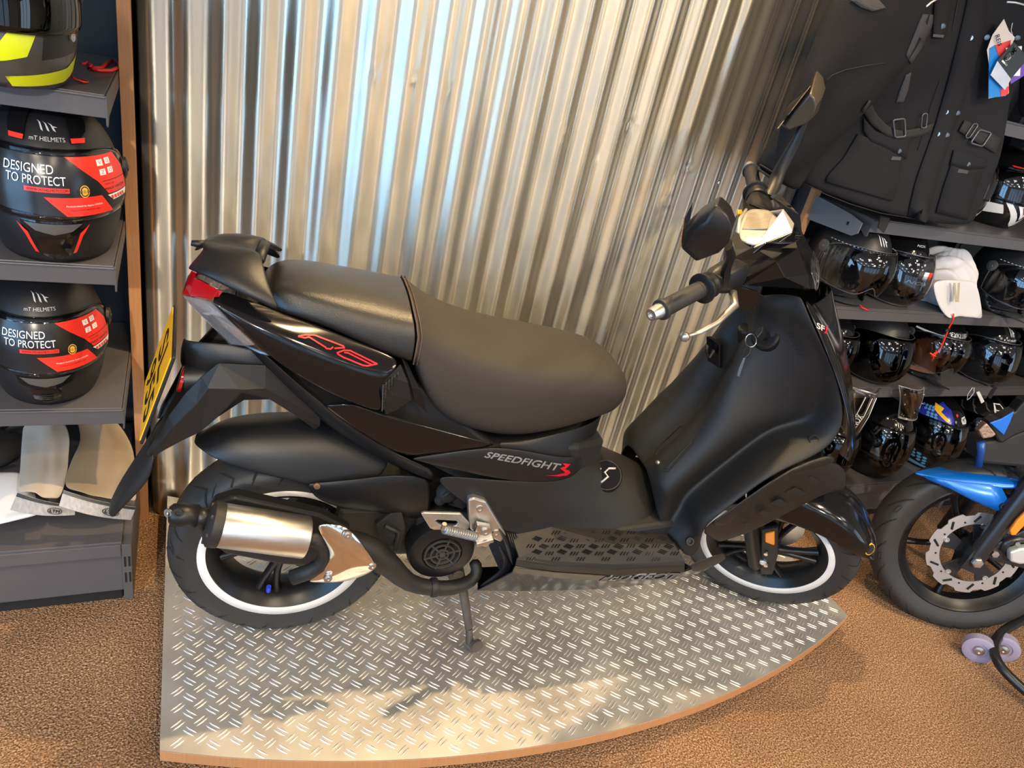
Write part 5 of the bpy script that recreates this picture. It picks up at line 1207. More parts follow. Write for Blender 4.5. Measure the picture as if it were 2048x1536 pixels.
def d_balls(t, sh, chin):
    k = hm
    wrap([[(-20, .238), (-48, .250), (-70, .225), (-50, .200), (-12, .198), (-14, .215)]], .0010, k['blue'], 'blue_band', t, chin)
    wrap([[(-40, .236), (-66, .240), (-58, .222), (-30, .203), (-24, .201), (-26, .212), (-44, .224)]], .0015, k['yel'], 'yellow_flame', t, chin)
    mb = MB(); mb2 = []
    for i in range(4):
        for j in range(7):
            x, z = -62-i*7-(j % 2)*3.5+j*5.5, .226-j*.0085-i*.002
            if z > .19 or True: mb2.append([(x+3.0*math.cos(a), z+.0042*math.sin(a)) for a in [q_*math.pi/6 for q_ in range(12)]])
    wrap([[(-58, .225), (-92, .21), (-90, .19), (-34, .193), (-40, .20)]], .0012, k['blue'], 'ball_field', t, chin)
    for pl in mb2[:22]:
        if -95 < pl[0][0] < -32: wrap([pl], .0018, k['teal'], 'ball', t, chin)
    wrap([[(-85, .088), (-30, .062), (-28, .028), (-60, .030), (-88, .05)]], .0010, k['blackp'], 'ball_field', t, chin)
    for i in range(3):
        for j in range(5):
            x, z = -78+j*10+i*2, .078-j*.006-i*.012
            wrap([[(x+3.6*math.cos(a), z+.005*math.sin(a)) for a in [q_*math.pi/6 for q_ in range(12)]]], .0018, k['teal'], 'ball', t, chin)
    wrap([[(-88, .045), (-60, .026), (-25, .020), (-25, .011), (-60, .012), (-90, .034)]], .0016, k['teal'], 'blue_swoosh', t, chin)
    wrap([[(10, .205), (28, .205), (31, .212), (28, .225), (10, .223), (7, .214)]], .0012, k['w'], 'badge', t, chin); wtext('MT', 11, 27, .208, .221, .0018, k['blackp'], 'badge_lettering', t, chin, shear=.2)
    wrap([[(-8, .228), (-2, .233), (1, .228), (-5, .222)]], .0012, k['redp'], 'spot_mark', t, chin)
def d_tribal(t, sh, chin):
    k = hm
    wrap([[(-22, .245), (8, .246), (22, .225), (22, .205), (-16, .205), (-22, .225)]], .0010, k['w'], 'badge_outline', t, chin)
    wrap([[(-18, .243), (5, .243), (12, .230), (-16, .230)]], .0014, k['blackp'], 'badge_field', t, chin)
    wrap([[(-17+i*9, .227), (-10+i*9, .227), (-9+i*9, .208), (-15+i*9, .208)] for i in range(4)], .0014, k['rg'], 'badge_bars', t, chin)
    rng = random.Random(5)
    wrap([[(a, z), (a+5, z+.004), (a+12, z-.012), (a+22, z-.020), (a+11, z-.016), (a+4, z-.002)] for a, z in ((-80, .232), (-70, .215), (-50, .238), (-95, .21), (32, .235), (45, .225), (60, .235), (70, .215), (85, .228))], .0009, k['grey'], 'tribal_print', t, chin)
    wrap([[(-70, .085), (-40, .060), (0, .040), (0, .034), (-40, .050), (-70, .070)], [(-30, .078), (-27, .078), (-8, .036), (-12, .036)]], .0010, k['grey'], 'side_stripe', t, chin)
def d_mx(t, sh, chin):
    k = hm
    wrap([[(-38, .088), (-10, .020), (0, .010), (6, .018), (-28, .088)], [(38, .088), (10, .020), (0, .010), (-6, .018), (28, .088)], [(-60, .075), (-40, .078), (-34, .050), (-62, .040)], [(60, .075), (40, .078), (34, .050), (62, .040)]], .0012, k['wg'], 'white_flash', t, chin)
    wrap([[(-18, .086), (18, .086), (0, .040)]], .0014, k['wg'], 'chin_wedge', t, chin); wrap([[(-10, .084), (10, .084), (0, .058)]], .0018, k['rg'], 'red_wedge', t, chin)
    wtext('Airoh', -20, 22, .207, .226, .0014, k['w'], 'lettering', t, chin, shear=.3); wrap([[(-50, .204), (50, .204), (46, .199), (-46, .199)]], .0014, k['redp'], 'red_line', t, chin)
def d_neon2(t, sh, chin): wrap([[(0, .010), (40, .012), (60, .050), (30, .040), (12, .034)]], .001, hm['neon'], 'neon_flash', t, chin)
helmet('matt black open-face helmet with goggle visor, next to the scooter fairing', (1716, 620), .885, -8, 'jet', 'black', 'visor', 1.02, d_goggle, cord=10)
helmet('black open-face helmet with red and white flag on its long clear visor', (1800, 614), .885, -6, 'jetlong', 'gblack', 'visor', .96, d_flag)
helmet('matt black open-face helmet with goggle visor right of the white cloth bag', (2044, 646), .885, -8, 'jet', 'black', 'visor', 1.02, d_goggle, strap=-40)
helmet('black helmet half hidden behind the scooter front apron on the middle right shelf', (1655, 766), .588, -6, 'jet', 'gblack', 'dvisor', .95)
helmet('black open-face helmet with a long smoked visor on the middle right shelf', (1760, 770), .588, -8, 'jetlong', 'black', 'dvisor', 1.0)
helmet('black studded open-face helmet with tan leather lining and EXKLUSIV lettering', (1876, 770), .588, -8, 'jet', 'gblack', 'visor', 1.0, d_exk, open_col='tan', strap=-30)
helmet('black open-face helmet with clear visor right of the tan-lined helmet', (1978, 770), .588, -8, 'jetlong', 'gblack', 'visor', .98, d_mt(-6, 14, .200, .232, True), strap=-50)
helmet('black helmet cut off by the right edge on the middle right shelf', (2080, 766), .588, 0, 'full', 'black', 'dvisor', 1.0)
helmet('dark helmet with a neon yellow tip peeking out behind the scooter nose', (1664, 966), .205, -10, 'full', 'gblack', 'dvisor', .95, d_neon2)
helmet('gloss black full-face helmet with small silver mark on the lowest right shelf', (1764, 966), .205, -12, 'full', 'gblack', 'visor', 1.1, d_mt(-20, -2, .205, .222, False))
helmet('black full-face helmet painted with blue balls, yellow flame and MT badge', (1872, 950), .205, -12, 'full', 'gblack', 'visor', 1.1, d_balls)
helmet('dark full-face helmet with grey tribal print and red barred badge behind the blue fairing', (1958, 936), .205, -12, 'full', 'gblack', 'dvisor', 1.1, d_tribal)
helmet('dark helmet at the right edge behind the blue motorcycle fairing', (2068, 905), .205, 5, 'full', 'gblack', 'visor', 1.0)
helmet('black, white and red helmet with Airoh lettering right of the jacket hem', (2020, 462), 1.168, 0, 'full', 'gblack', 'visor', 1.0, d_mx)
helmet('black and white helmet mostly covered by the right edge of the jacket', (1932, 452), 1.168, 0, 'full', 'gblack', 'visor', 1.0, lambda t, s, c: wrap([[(-38, .088), (-10, .020), (0, .010), (6, .018), (-28, .088)], [(38, .088), (10, .020), (0, .010), (-6, .018), (28, .088)]], .0012, hm['wg'], 'white_flash', t, c))
helmet('chrome-trimmed dark helmet on the top right shelf beside the jacket', (2050, 268), 1.50, 0, 'full', 'gblack', 'visor', 1.0, lambda t, s, c: wrap([[(-70, .085), (70, .085), (60, .07), (-60, .07)]], .0012, hm['wg'], 'white_flash', t, c))

# ---- white cloth helmet bag with red cord
def cloth_blob(name, label, cat, c, rz, sx, sy, sz, m, seed, fold=.25, n=5, group=None, flat=.0):
    rng = random.Random(seed); t = thing(name, label, cat, c, rz, group)
    ks = [(rng.uniform(2, 7), rng.uniform(2, 6), rng.uniform(0, 6), rng.uniform(.4, 1)) for _ in range(n)]
    R_ = []
    for j in range(33):
        v = j/32*math.pi; row = []
        for i in range(56):
            u = i/56*2*math.pi; x, y, z = math.sin(v)*math.cos(u), math.sin(v)*math.sin(u), math.cos(v)
            k = 1+fold*sum(w*abs(math.sin(a*x*1.6+b*y*1.6+c_+z*2.2)) for a, b, c_, w in ks)/n-fold*.5
            z2 = z if z > -.55 else -.55
            row.append(V((x*sx*k, y*sy*k, (z2+.55)/1.55*sz*(k if z > 0 else 1))))
        R_.append(row)
    MB().loft(R_).build('cloth', m, t, smooth=True, sub=1)
    return t
bagm = mat('white_nonwoven_cloth', (.66, .63, .62), .8, bump=.25, bscale=25, var=.05)
def white_bag():
    # modelled as a draped folded sack: silhouette measured on the shelf
    p = WF.y(1895, 575, 1.60); t = cloth_blob('cloth_bag', 'white cloth helmet bag with faint grey print and red cord, hanging over the shelf edge', 'bag', (p.x-.01, 1.635, .8865), 0, .125, .13, .20, bagm, 11, .9, 7)
    f = MB(); rows = []
    for j, (y, xs) in enumerate(((560, (1868, 1885, 1905, 1930, 1955)), (585, (1872, 1890, 1910, 1936, 1962)), (610, (1880, 1898, 1915, 1940, 1966)), (628, (1895, 1908, 1925, 1948, 1968)), (634, (1905, 1918, 1935, 1950, 1966)))):
        rows.append([WF.y(x, y+(4 if i in (0, 4) else 0), 1.505-j*.006+(.012 if i % 2 else 0))-V(t.location) for i, x in enumerate(xs)])
    f.grid(rows).build('hanging_flap', bagm, t, smooth=True, solid=.012, sub=2)
    f = MB()
    for k in range(2): f.prism([WF.y(1907+k*9, 566, 1.492)-V(t.location), WF.y(1911+k*9, 566, 1.492)-V(t.location), WF.y(1915+k*3, 604, 1.478)-V(t.location), WF.y(1911+k*3, 604, 1.478)-V(t.location)], (0, 1, 0), .0008)
    f.build('printed_mark', mat('tan_print', (.42, .36, .24), .7), t)
    pts = [WF.y(x, y, 1.485) for x, y in ((1907, 628), (1906, 640), (1898, 655), (1895, 663), (1890, 675), (1882, 695), (1873, 706), (1868, 712), (1864, 722))]
    c = MB(); c.tube([q_-V(t.location) for q_ in pts], .0028, 8); c.build('red_cord', hm['redp'], t, smooth=True)
    k = MB(); k.tube([WF.y(1899, 658, 1.484)-V(t.location), WF.y(1890, 662, 1.484)-V(t.location)], .005, 10); k.build('cord_lock', M['black'], t, smooth=True)
    k = MB(); k.tube([WF.y(x, y, 1.484)-V(t.location) for x, y in ((1873, 703), (1862, 712), (1872, 713), (1860, 706))], .0026, 7); k.build('cord_knot', hm['redp'], t, smooth=True)
white_bag()
# ---- visors hanging from the middle right shelf
bagf = clearmat('clear_film_bag', (.80, .80, .80), .80, .12)
def hanging(label, corners, y, bend, m, name, n=10, extra=None, solid=.0012):
    """corners px: top-left, top-right, bottom-right, bottom-left"""
    a, b, c, d = [WF.y(x, yy, y) for x, yy in corners]; t = thing(name, label, 'visor', (a+b)/2)
    o = V(t.location); rows = []
    for j in range(n+1):
        v = j/n; row = []
        for i in range(n+1):
            u = i/n; p = (a*(1-u)+b*u)*(1-v)+(d*(1-u)+c*u)*v; p.y -= bend*math.sin(math.pi*u)+.012*math.sin(3*v+1); row.append(p-o)
        rows.append(row)
    MB().grid(rows).build('film', m, t, smooth=True, solid=solid)
    if extra: extra(t, rows)
    return t
def ex_curve(t, rows):
    e = rows[0]+[r[-1] for r in rows[1:]]+rows[-1][::-1][1:]+[r[0] for r in rows[::-1][1:]]
    MB().tube(e, .0016, 6, cap=False).build('edge', mat('visor_rim', (.35, .35, .35), .15), t, smooth=True)
    for r_, c_ in ((2, 1), (5, 1), (2, 9), (5, 9), (7, 4)): p = rows[r_][c_]; MB().lathe(p-V((0, .003, 0)), (0, -1, 0), [(0, .003), (.002, .002), (.002, 0)], 8).build('stud', M['castalu'], t)
hanging('clear curved spare visor hooked over the shelf edge above the blue-ball helmet', ((1793, 768), (1843, 770), (1838, 832), (1800, 838)), 1.482, .03, clearmat('grey_clear_visor', (.62, .62, .62), .72, .06), 'spare_visor', extra=ex_curve)
def ex_bag(t, rows):
    for i in (3, 5, 7): MB().tube([rows[1][i]-V((0, .003, 0)), rows[5][max(0, i-1)]-V((0, .004, 0)), rows[9][max(0, i-2)]-V((0, .003, 0))], .0012, 6).build('crease', hm['w'], t, smooth=True)
    MB().tube([rows[0][0], rows[0][4]-V((0, .02, -.004)), rows[0][-1]], .006, 8).build('gathered_neck', clearmat('gathered_film', (.9, .9, .9), .6, .2), t, smooth=True)
    quad_text('bag_lettering', 'NOX', [rows[8][3]-V((0, .006, 0)), rows[5][4]-V((0, .006, 0)), rows[5][2]-V((0, .006, 0)), rows[8][1]-V((0, .006, 0))], hm['w'], t, off=0)
hanging('long visor in a crinkled clear bag hanging from the middle right shelf', ((1700, 772), (1755, 776), (1722, 872), (1686, 860)), 1.478, .03, bagf, 'bagged_visor', extra=ex_bag)
for nm, dx in (('white loop tag hanging from the middle right shelf above the tribal helmet', 0),):
    t = thing('swing_tag', nm, 'tag', WF.y(1942, 775, 1.492)); o = V(t.location)
    MB().tube([WF.y(x, y, 1.49)-o for x, y in ((1945, 775), (1936, 788), (1934, 800), (1940, 796), (1948, 785), (1948, 775))], .0012, 6).build('loop', hm['w'], t, smooth=True)
    MB().prism([WF.y(x, y, 1.488)-o for x, y in ((1953, 785), (1959, 783), (1969, 803), (1963, 807))], (0, 1, 0), .002).build('tab', hm['w'], t)
# ---- left base deck: bagged visors with header cards, white sack, black gear
def bagged(label, top, mid, cardpx, dy, m_in, seed, loc_y):
    """a bag leaning against the back: strip of film running from the back top down to its printed header card in front"""
    o = WF.z(cardpx[3][0], cardpx[3][1], .235); t = thing('bagged_visor', label, 'visor', (o.x, o.y, .225), 0, 'bagged goods with header cards'); o = V(t.location)
    zc = .23; card = [WF.y(px, py, yy)-o for (px, py), yy in zip(cardpx, dy)]
    rng = random.Random(seed)
    L_, R_ = [WF.y(px, py, yy)-o for px, py, yy in top], [WF.y(px, py, yy)-o for px, py, yy in mid]
    rows = []; n = len(L_)
    for j in range(n):
        row = []
        for i in range(9):
            u = i/8; p = L_[j]*(1-u)+R_[j]*u; p += V((rng.uniform(-1, 1)*.003, rng.uniform(-1, 1)*.005-.02*math.sin(math.pi*u), rng.uniform(-1, 1)*.004+.012*math.sin(math.pi*u))); row.append(p)
        rows.append(row)
    MB().grid([[p+V((0, .012, -.006)) for p in r] for r in rows]).build('visor_shell', m_in, t, smooth=True, solid=.004, sub=2)
    MB().grid([[p+V((rng.uniform(-1, 1)*.002, -.012, .006)) for p in r] for r in rows]).build('clear_bag', clearmat('crinkled_bag', (.95, .94, .92), .93, .22), t, smooth=True, sub=2)
    c0, c1, c2, c3 = card
    cm = [[c0*(1-u)+c1*u+V((0, -.008*math.sin(math.pi*u), 0)) for u in [i/8 for i in range(9)]], [c3*(1-u)+c2*u+V((0, -.010*math.sin(math.pi*u), 0)) for u in [i/8 for i in range(9)]]]
    cd = MB().grid(cm).build('header_card', mat('silver_card', (.30, .28, .27), .4, var=.5, vscale=12, stretch=(14, 14, 1)), t, solid=.0008)
    MB().grid([[p+V((0, -.0012, 0)) for p in cm[0]], [a*.80+b*.20+V((0, -.0012, 0)) for a, b in zip(*cm)]]).build('black_band', M['black'], cd)
    q4 = [bil((c3, c2, c1, c0), .56, .22), bil((c3, c2, c1, c0), .80, .22), bil((c3, c2, c1, c0), .80, .72), bil((c3, c2, c1, c0), .56, .72)]
    q4 = [p+V((0, -.0125, .001)) for p in q4]
    el = MB(); N_ = 24; ce = (q4[0]+q4[2])/2; ux, uy = (q4[1]-q4[0])*.5, (q4[3]-q4[0])*.5
    for k in range(N_):
        a, b = 2*math.pi*k/N_, 2*math.pi*(k+1)/N_; el.add([ce+ux*math.cos(a)+uy*math.sin(a), ce+ux*math.cos(b)+uy*math.sin(b), ce+ux*.86*math.cos(b)+uy*.8*math.sin(b), ce+ux*.86*math.cos(a)+uy*.8*math.sin(a)], [(0, 1, 2, 3)])
    el.build('logo_ring', M['black'], cd)
    quad_text('logo_lettering', 'LTM', [ce-ux*.65-uy*.42, ce+ux*.65-uy*.42, ce+ux*.65+uy*.42, ce-ux*.65+uy*.42], M['black'], cd, off=.001, bold=.0006)
    return t, cd, (c0, c1, c2, c3)
clayv = mat('brown_tinted_visor', (.36, .30, .23), .35, var=.15, vscale=12); whv = mat('white_foam_sheet', (.62, .58, .54), .6, bump=.3, bscale=40)
bagged('clear bag with white padding and silver header card beside the white cloth sack', [(50, 835, 1.86), (45, 870, 1.80), (40, 910, 1.70), (38, 945, 1.60), (32, 985, 1.50)], [(130, 845, 1.80), (140, 880, 1.72), (135, 920, 1.64), (135, 950, 1.56), (120, 1000, 1.49)], [(35, 985), (150, 1010), (150, 1030), (20, 1020)], (1.475, 1.470, 1.458, 1.462), whv, 1, 1.5)
_t, _c, _q = bagged('clear bag with brown curved visor and silver header card beside the mud flap', [(150, 842, 1.84), (165, 875, 1.76), (150, 910, 1.66), (135, 945, 1.58), (128, 980, 1.50)], [(232, 842, 1.80), (262, 890, 1.72), (270, 930, 1.62), (268, 970, 1.54), (275, 1010, 1.49)], [(127, 980), (272, 1014), (262, 1040), (118, 1012)], (1.478, 1.470, 1.455, 1.460), clayv, 2, 1.5)
q4 = [bil((_q[3], _q[2], _q[1], _q[0]), u, v)+V((0, -.0125, .001)) for u, v in ((.62, .1), (.93, .1), (.93, .55), (.62, .55))]
t = thing('cloth_bag', 'crumpled white cloth sack drooping over the left edge of the base deck', 'bag', WF.z(-10, 1010, .226)+V((-.02, .06, 0)), .2); rs = []
o = V(t.location); t.rotation_euler = (0, 0, 0)
for j, r in enumerate((((-60, 940, 1.66), (0, 950, 1.64), (40, 945, 1.62), (60, 960, 1.60)), ((-60, 990, 1.58), (0, 985, 1.56), (40, 990, 1.53), (75, 1010, 1.51)), ((-60, 1040, 1.50), (0, 1035, 1.49), (45, 1030, 1.475), (80, 1028, 1.472)), ((-60, 1064, 1.462), (0, 1053, 1.462), (40, 1042, 1.460), (80, 1032, 1.462)))):
    rs.append([WF.y(*p)-o for p in r])
MB().grid(rs).build('cloth', bagm, t, smooth=True, solid=.012, sub=2, off=-1)
t = thing('knee_guard', 'black padded gear lying at the back left of the left base deck', 'motorcycle gear', WF.z(40, 960, .226)+V((-.05, .17, 0))); o = V(t.location)
mb = MB(); mb.tube([WF.y(x, y, yy)-o for x, y, yy in ((-80, 925, 1.72), (-20, 905, 1.76), (15, 888, 1.82), (30, 866, 1.86))], [.05, .055, .05, .04], 16, sq=.6); mb.build('pad', hm['foam'], t, smooth=True)
MB().lathe(WF.y(34, 870, 1.83)-o, (0.1, -1, .3), [(-.02, .035), (0, .038), (.01, .03), (.01, .018), (.0, .016), (0, 0)], 32).build('cup', hm['gblack'], t, auto=40)
t = thing('drawstring', 'red knotted cord loop lying on the top left shelf beside the grey helmet', 'cord', (-.2, 1.6, 1.204)); o = V(t.location)
MB().tube([WF.z(x, y, 1.207)-o for x, y in ((168, 128), (176, 124), (184, 132), (178, 137), (190, 136), (203, 136), (214, 126), (226, 121), (239, 127), (238, 134), (222, 141), (200, 141), (184, 138))], .0035, 8).build('cord', hm['redp'], t, smooth=True)
# ================================================================ black textile jacket hanging in front of the right shelving
from mathutils.bvhtree import BVHTree
jm = mat('black_textile', (.011, .011, .0135), .8, spec=.25, bump=.5, bscale=700, var=.15, vscale=6)
jd = mat('black_webbing', (.014, .013, .013), .7, bump=.6, bscale=1200)
jmesh = mat('grey_mesh_fabric', (.055, .055, .062), .7, bump=1, bscale=900, var=.5, vscale=500)
def jacket():
    o = WF.y(1850, 0, 1.40); o = V((o.x, 1.42, 1.95)); T = thing('jacket', 'black textile motorcycle jacket with belt buckles and hang tags, hanging before the right shelving', 'jacket', o)
    def eloft(rows, y, th, name, n=28, wr=.006, seed=1, sag=0, ex=.7, subd=3):
        rng = random.Random(seed); ks = [(rng.uniform(.5, 2.2), rng.uniform(2, 6), rng.uniform(0, 6), rng.uniform(.4, 1)) for _ in range(6)]
        R2 = []
        for a, b in zip(rows, rows[1:]):
            for k in range(subd): t = k/subd; R2.append(tuple(a[i]*(1-t)+b[i]*t for i in range(len(a))))
        R2.append(rows[-1]); rings = []
        for j, r in enumerate(R2):
            a, b = WF.y(r[0], r[1], y+(r[4] if len(r) > 4 else 0)), WF.y(r[2], r[3], y+(r[4] if len(r) > 4 else 0)); c, h = (a+b)/2, (b-a)/2; ring = []
            for i in range(n):
                th_ = 2*math.pi*i/n; cx, sy = math.cos(th_), math.sin(th_)
                u = abs(cx)**ex*(1 if cx > 0 else -1); w = abs(sy)**ex*(1 if sy > 0 else -1)
                k = sum(q*math.sin(aa*u*3+bb*j/len(R2)*4+cc) for aa, bb, cc, q in ks)/6
                p = c+h*u+V((0, w*th*.5+(wr*k*2 if sy < .2 else 0), 0)); p.z -= sag*(1-u*u)*(j/len(R2))**3; ring.append(p-o)
            rings.append(ring)
        return MB().loft(rings).build(name, jm, T, smooth=True, sub=1)
    body = eloft([(1760, -150, 2060, -80), (1705, -90, 2110, 0), (1690, -20, 2080, 70), (1685, 60, 2052, 130), (1670, 140, 2025, 195), (1648, 215, 2003, 262), (1628, 275, 1990, 325), (1608, 330, 1964, 395), (1600, 372, 1938, 458)], 1.452, .062, 'body', wr=.013, seed=4, sag=.02)
    slv = eloft([(1730, -130, 1850, -60, .01), (1690, -70, 1862, 0, -.03), (1664, 0, 1850, 62, -.045), (1632, 85, 1806, 126, -.05), (1600, 165, 1745, 200, -.05), (1566, 240, 1682, 262, -.04), (1532, 305, 1622, 330, -.03), (1516, 336, 1582, 384, -.02)], 1.462, .065, 'sleeve', wr=.010, seed=7)
    eloft([(2050, -150, 2130, -60, 0), (2062, -40, 2180, 20, 0), (2056, 60, 2150, 90, 0), (2050, 150, 2120, 170, .02), (2046, 240, 2100, 250, .04)], 1.452, .07, 'sleeve', seed=9)
    dg = bpy.context.evaluated_depsgraph_get(); dg.update(); trees = []
    for ob in (body, slv):
        ev = ob.evaluated_get(dg); me = ev.to_mesh(); trees.append(BVHTree.FromPolygons([v.co+o for v in me.vertices], [tuple(p.vertices) for p in me.polygons])); ev.to_mesh_clear()
    def H(px, py, off=.002, which=None):
        d = WF.ray(px, py).normalized(); best = None
        for i, t in enumerate(trees):
            if which is not None and i != which: continue
            h = t.ray_cast(C0, d)
            if h[0] is not None and (best is None or h[3] < best): best = h[3]
        if best is None: best = (1.37-C0.y)/d.y
        return C0+d*(best-off)-o
    def strip(name, L, R_, m, off=.004, th=.002, k=10, par=T):
        def ip(P, t):
            x = t*(len(P)-1); i = min(int(x), len(P)-2); f = x-i; return P[i][0]*(1-f)+P[i+1][0]*f, P[i][1]*(1-f)+P[i+1][1]*f
        rows = []
        for j in range(k+1):
            a, b = ip(L, j/k), ip(R_, j/k); rows.append([H(a[0]*(1-u)+b[0]*u, a[1]*(1-u)+b[1]*u, off) for u in (0, .33, .66, 1)])
        return MB().grid(rows).build(name, m, par, smooth=True, solid=th, off=0)
    strip('zip_placket', [(1940, -20), (1922, 60), (1897, 160), (1868, 260), (1832, 360), (1815, 432)], [(1978, -20), (1968, 60), (1940, 165), (1906, 265), (1874, 360), (1852, 445)], jm, .006, .004, 18)
    strip('mesh_panel', [(1846, 28), (1836, 50), (1822, 85), (1812, 110)], [(1872, 30), (1860, 60), (1844, 95), (1822, 128)], jmesh, .003)
    strip('mesh_panel', [(1812, 150), (1800, 180), (1792, 205)], [(1822, 145), (1816, 180), (1806, 205)], jmesh, .003)
    strip('shoulder_ribbing', [(1700, 0), (1722, 15), (1745, 23)], [(1752, -8), (1762, 5), (1772, 16)], jmesh, .003)
    strip('collar_flap', [(1868, -30), (1868, 25), (1866, 75)], [(1905, -30), (1900, 30), (1888, 76)], jm, .006, .004)
    strip('belt', [(1740, 200), (1752, 228), (1775, 252), (1800, 262), (1838, 256), (1868, 246)], [(1725, 222), (1742, 248), (1770, 270), (1800, 279), (1842, 272), (1862, 262)], jd, .012, .003, 14)
    strip('belt', [(1930, 240), (1960, 255), (2002, 276)], [(1918, 262), (1945, 280), (1990, 306)], jd, .010, .003)
    strip('pocket_flap', [(1727, 236), (1750, 262), (1785, 272), (1822, 268)], [(1727, 262), (1740, 282), (1772, 296), (1812, 318)], jm, .008, .004, 12)
    strip('pocket', [(1716, 268), (1688, 315), (1655, 352), (1652, 364)], [(1808, 305), (1800, 340), (1792, 385), (1784, 402)], jm, .006, .005, 12)
    strip('pocket_flap', [(1908, 300), (1935, 305), (1975, 322)], [(1900, 330), (1935, 340), (1972, 335)], jm, .008, .004)
    strip('pocket', [(1902, 330), (1888, 370), (1872, 425)], [(1968, 338), (1950, 385), (1935, 440)], jm, .006, .005)
    strip('cuff_tab', [(1520, 328), (1540, 340), (1560, 352)], [(1514, 338), (1535, 352), (1552, 366)], jd, .006, .003)
    def line(name, pts, r, m, off=.002): return MB().tube([H(x, y, off) for x, y in pts], r, 6).build(name, m, T, smooth=True)
    seam = mat('seam_thread', (.010, .010, .012), .8)
    line('seam', [(1650, 165), (1665, 150), (1690, 140), (1730, 132), (1770, 126)], .0012, seam, .001)
    line('seam', [(1918, -10), (1905, 60), (1880, 160), (1852, 250), (1835, 300)], .0012, seam, .001)
    line('piping', [(1853, 13), (1862, 5), (1876, -3)], .0022, hm['w'])
    line('piping', [(2014, 4), (2030, 5), (2050, 10)], .0022, hm['w'])
    line('hem_seam', [(1606, 366), (1650, 388), (1700, 408), (1760, 426), (1830, 438), (1900, 448)], .0011, seam, .001)
    def stud(x, y, ring=False):
        p = H(x, y, .006); d = (C0-o-p).normalized()
        if ring: MB().lathe(p, d, [(-.002, .0062), (.001, .0058), (.001, .0040), (0, .0036), (0, .0022), (.0015, .002), (.0015, 0)], 20).build('snap_socket', M['castalu'], T, auto=40)
        else: MB().lathe(p, d, [(-.002, .0078), (.002, .0078), (.004, .006), (.0048, 0)], 20).build('snap_button', mat('gunmetal', (.13, .125, .12), .35, .9) if 'gunmetal' not in bpy.data.materials else bpy.data.materials['gunmetal'], T, auto=40)
    for x, y in ((1941, 76), (1892, 224), (1875, 268)): stud(x, y, True)
    for x, y in ((1884, 53), (1914, 226), (1893, 270), (1797, 302), (1935, 328), (1974, 75), (2034, 76)): stud(x, y)
    def buckle(cs, r=.0022, name='buckle'):
        P = []
        for i in range(4):
            a, b, c = [V((*cs[(i+k) % 4], 0)) for k in (-1, 0, 1)]
            P += [b+(a-b).normalized()*4, b+((a-b).normalized()+(c-b).normalized())*1.1, b+(c-b).normalized()*4]
        P.append(P[0]); MB().tube([H(p.x, p.y, .018) for p in P], r*1.1, 8, cap=False).build(name, bpy.data.materials.get('gunbuckle') or mat('gunbuckle', (.13, .13, .14), .35, .5), T, smooth=True)
    buckle([(1786, 240), (1809, 237), (1811, 273), (1790, 275)]); buckle([(1845, 228), (1855, 226), (1852, 256), (1842, 256)], .0016, 'belt_slider')
    buckle([(1959, 259), (1983, 266), (1965, 293), (1941, 286)]); buckle([(1948, 246), (1957, 249), (1938, 277), (1930, 274)], .0016, 'belt_slider')
    for c in ([(1785, 313), (1803, 314), (1801, 321), (1782, 320)], [(1918, 338), (1938, 341), (1935, 348), (1915, 345)], [(1867, 68), (1889, 70), (1887, 76), (1866, 74)]):
        MB().prism([H(x, y, .012) for x, y in c], (0, 1, 0), .002).build('rubber_label', mat('label_rubber', (.05, .05, .052), .5) if 'label_rubber' not in bpy.data.materials else bpy.data.materials['label_rubber'], T, bevel=.0006)
    # hanger and strap end below the hem
    MB().prism([WF.y(x, y, 1.47)-o for x, y in ((1762, 432), (1780, 436), (1776, 450), (1768, 466), (1757, 456))], (0, 1, 0), .004).build('strap_end', jd, T)
    hz = V((o.x, 1.42, 2.16))-o
    MB().tube([V((-.19, 0, .03)), V((-.08, 0, .12)), V((0, 0, .15)), V((.08, 0, .12)), V((.19, 0, .03))], .008, 10).build('hanger', M['black'], T, smooth=True)
    MB().tube([V((0, 0, .15)), V((0, 0, .19)), V((.015, 0, .215)), V((.0, 0, .235)), V((-.015, 0, .215))], .002, 8).build('hanger_hook', M['steel'], T, smooth=True)
    r = thing('garment_rail', 'steel rail above the picture carrying the black jacket', 'rail', (o.x, 1.42, 2.183))
    MB().tube([V((-.3, 0, -.012)), V((.5, 0, -.012))], .0125, 14).build('tube', M['steel'], r, smooth=True)
    for x in (-.28, .45): MB().box((x-.01, -.01, -.02), (x+.01, .53, .0)).build('arm', shm, r)
    # hang tags
    def card(name, pts, m, off, parent, dep=.0006):
        ps = [WF.y(x, y, 1.395-off)-V(parent.location) for x, y in pts]; return MB().prism(ps, (0, 1, 0), dep).build(name, m, parent)
    tl = WF.y(2010, 60, 1.395); G = thing('hang_tags', 'bunch of white, blue, red and silver swing tags on the black jacket', 'tag', tl)
    tk = card('printed_tag', [(2008, 38), (2018, 62), (2030, 75), (2020, 98), (2017, 150), (2018, 186), (2012, 190), (1977, 197), (1978, 130), (1974, 100), (1985, 70)], mat('white_card', (.70, .62, .56), .5), 0, G)
    card('blue_field', [(1979, 97), (1990, 90), (2004, 130), (2012, 192), (1977.5, 196), (1978, 130)], mat('tag_blue', (.01, .22, .62), .4), .001, G)
    card('red_field', [(1990, 91), (2022, 80), (2019, 100), (2000, 118)], mat('tag_red', (.70, .05, .04), .4), .002, G)
    card('red_corner', [(2001, 180), (2018, 172), (2017, 188), (2002, 193)], bpy.data.materials['tag_red'], .002, G)
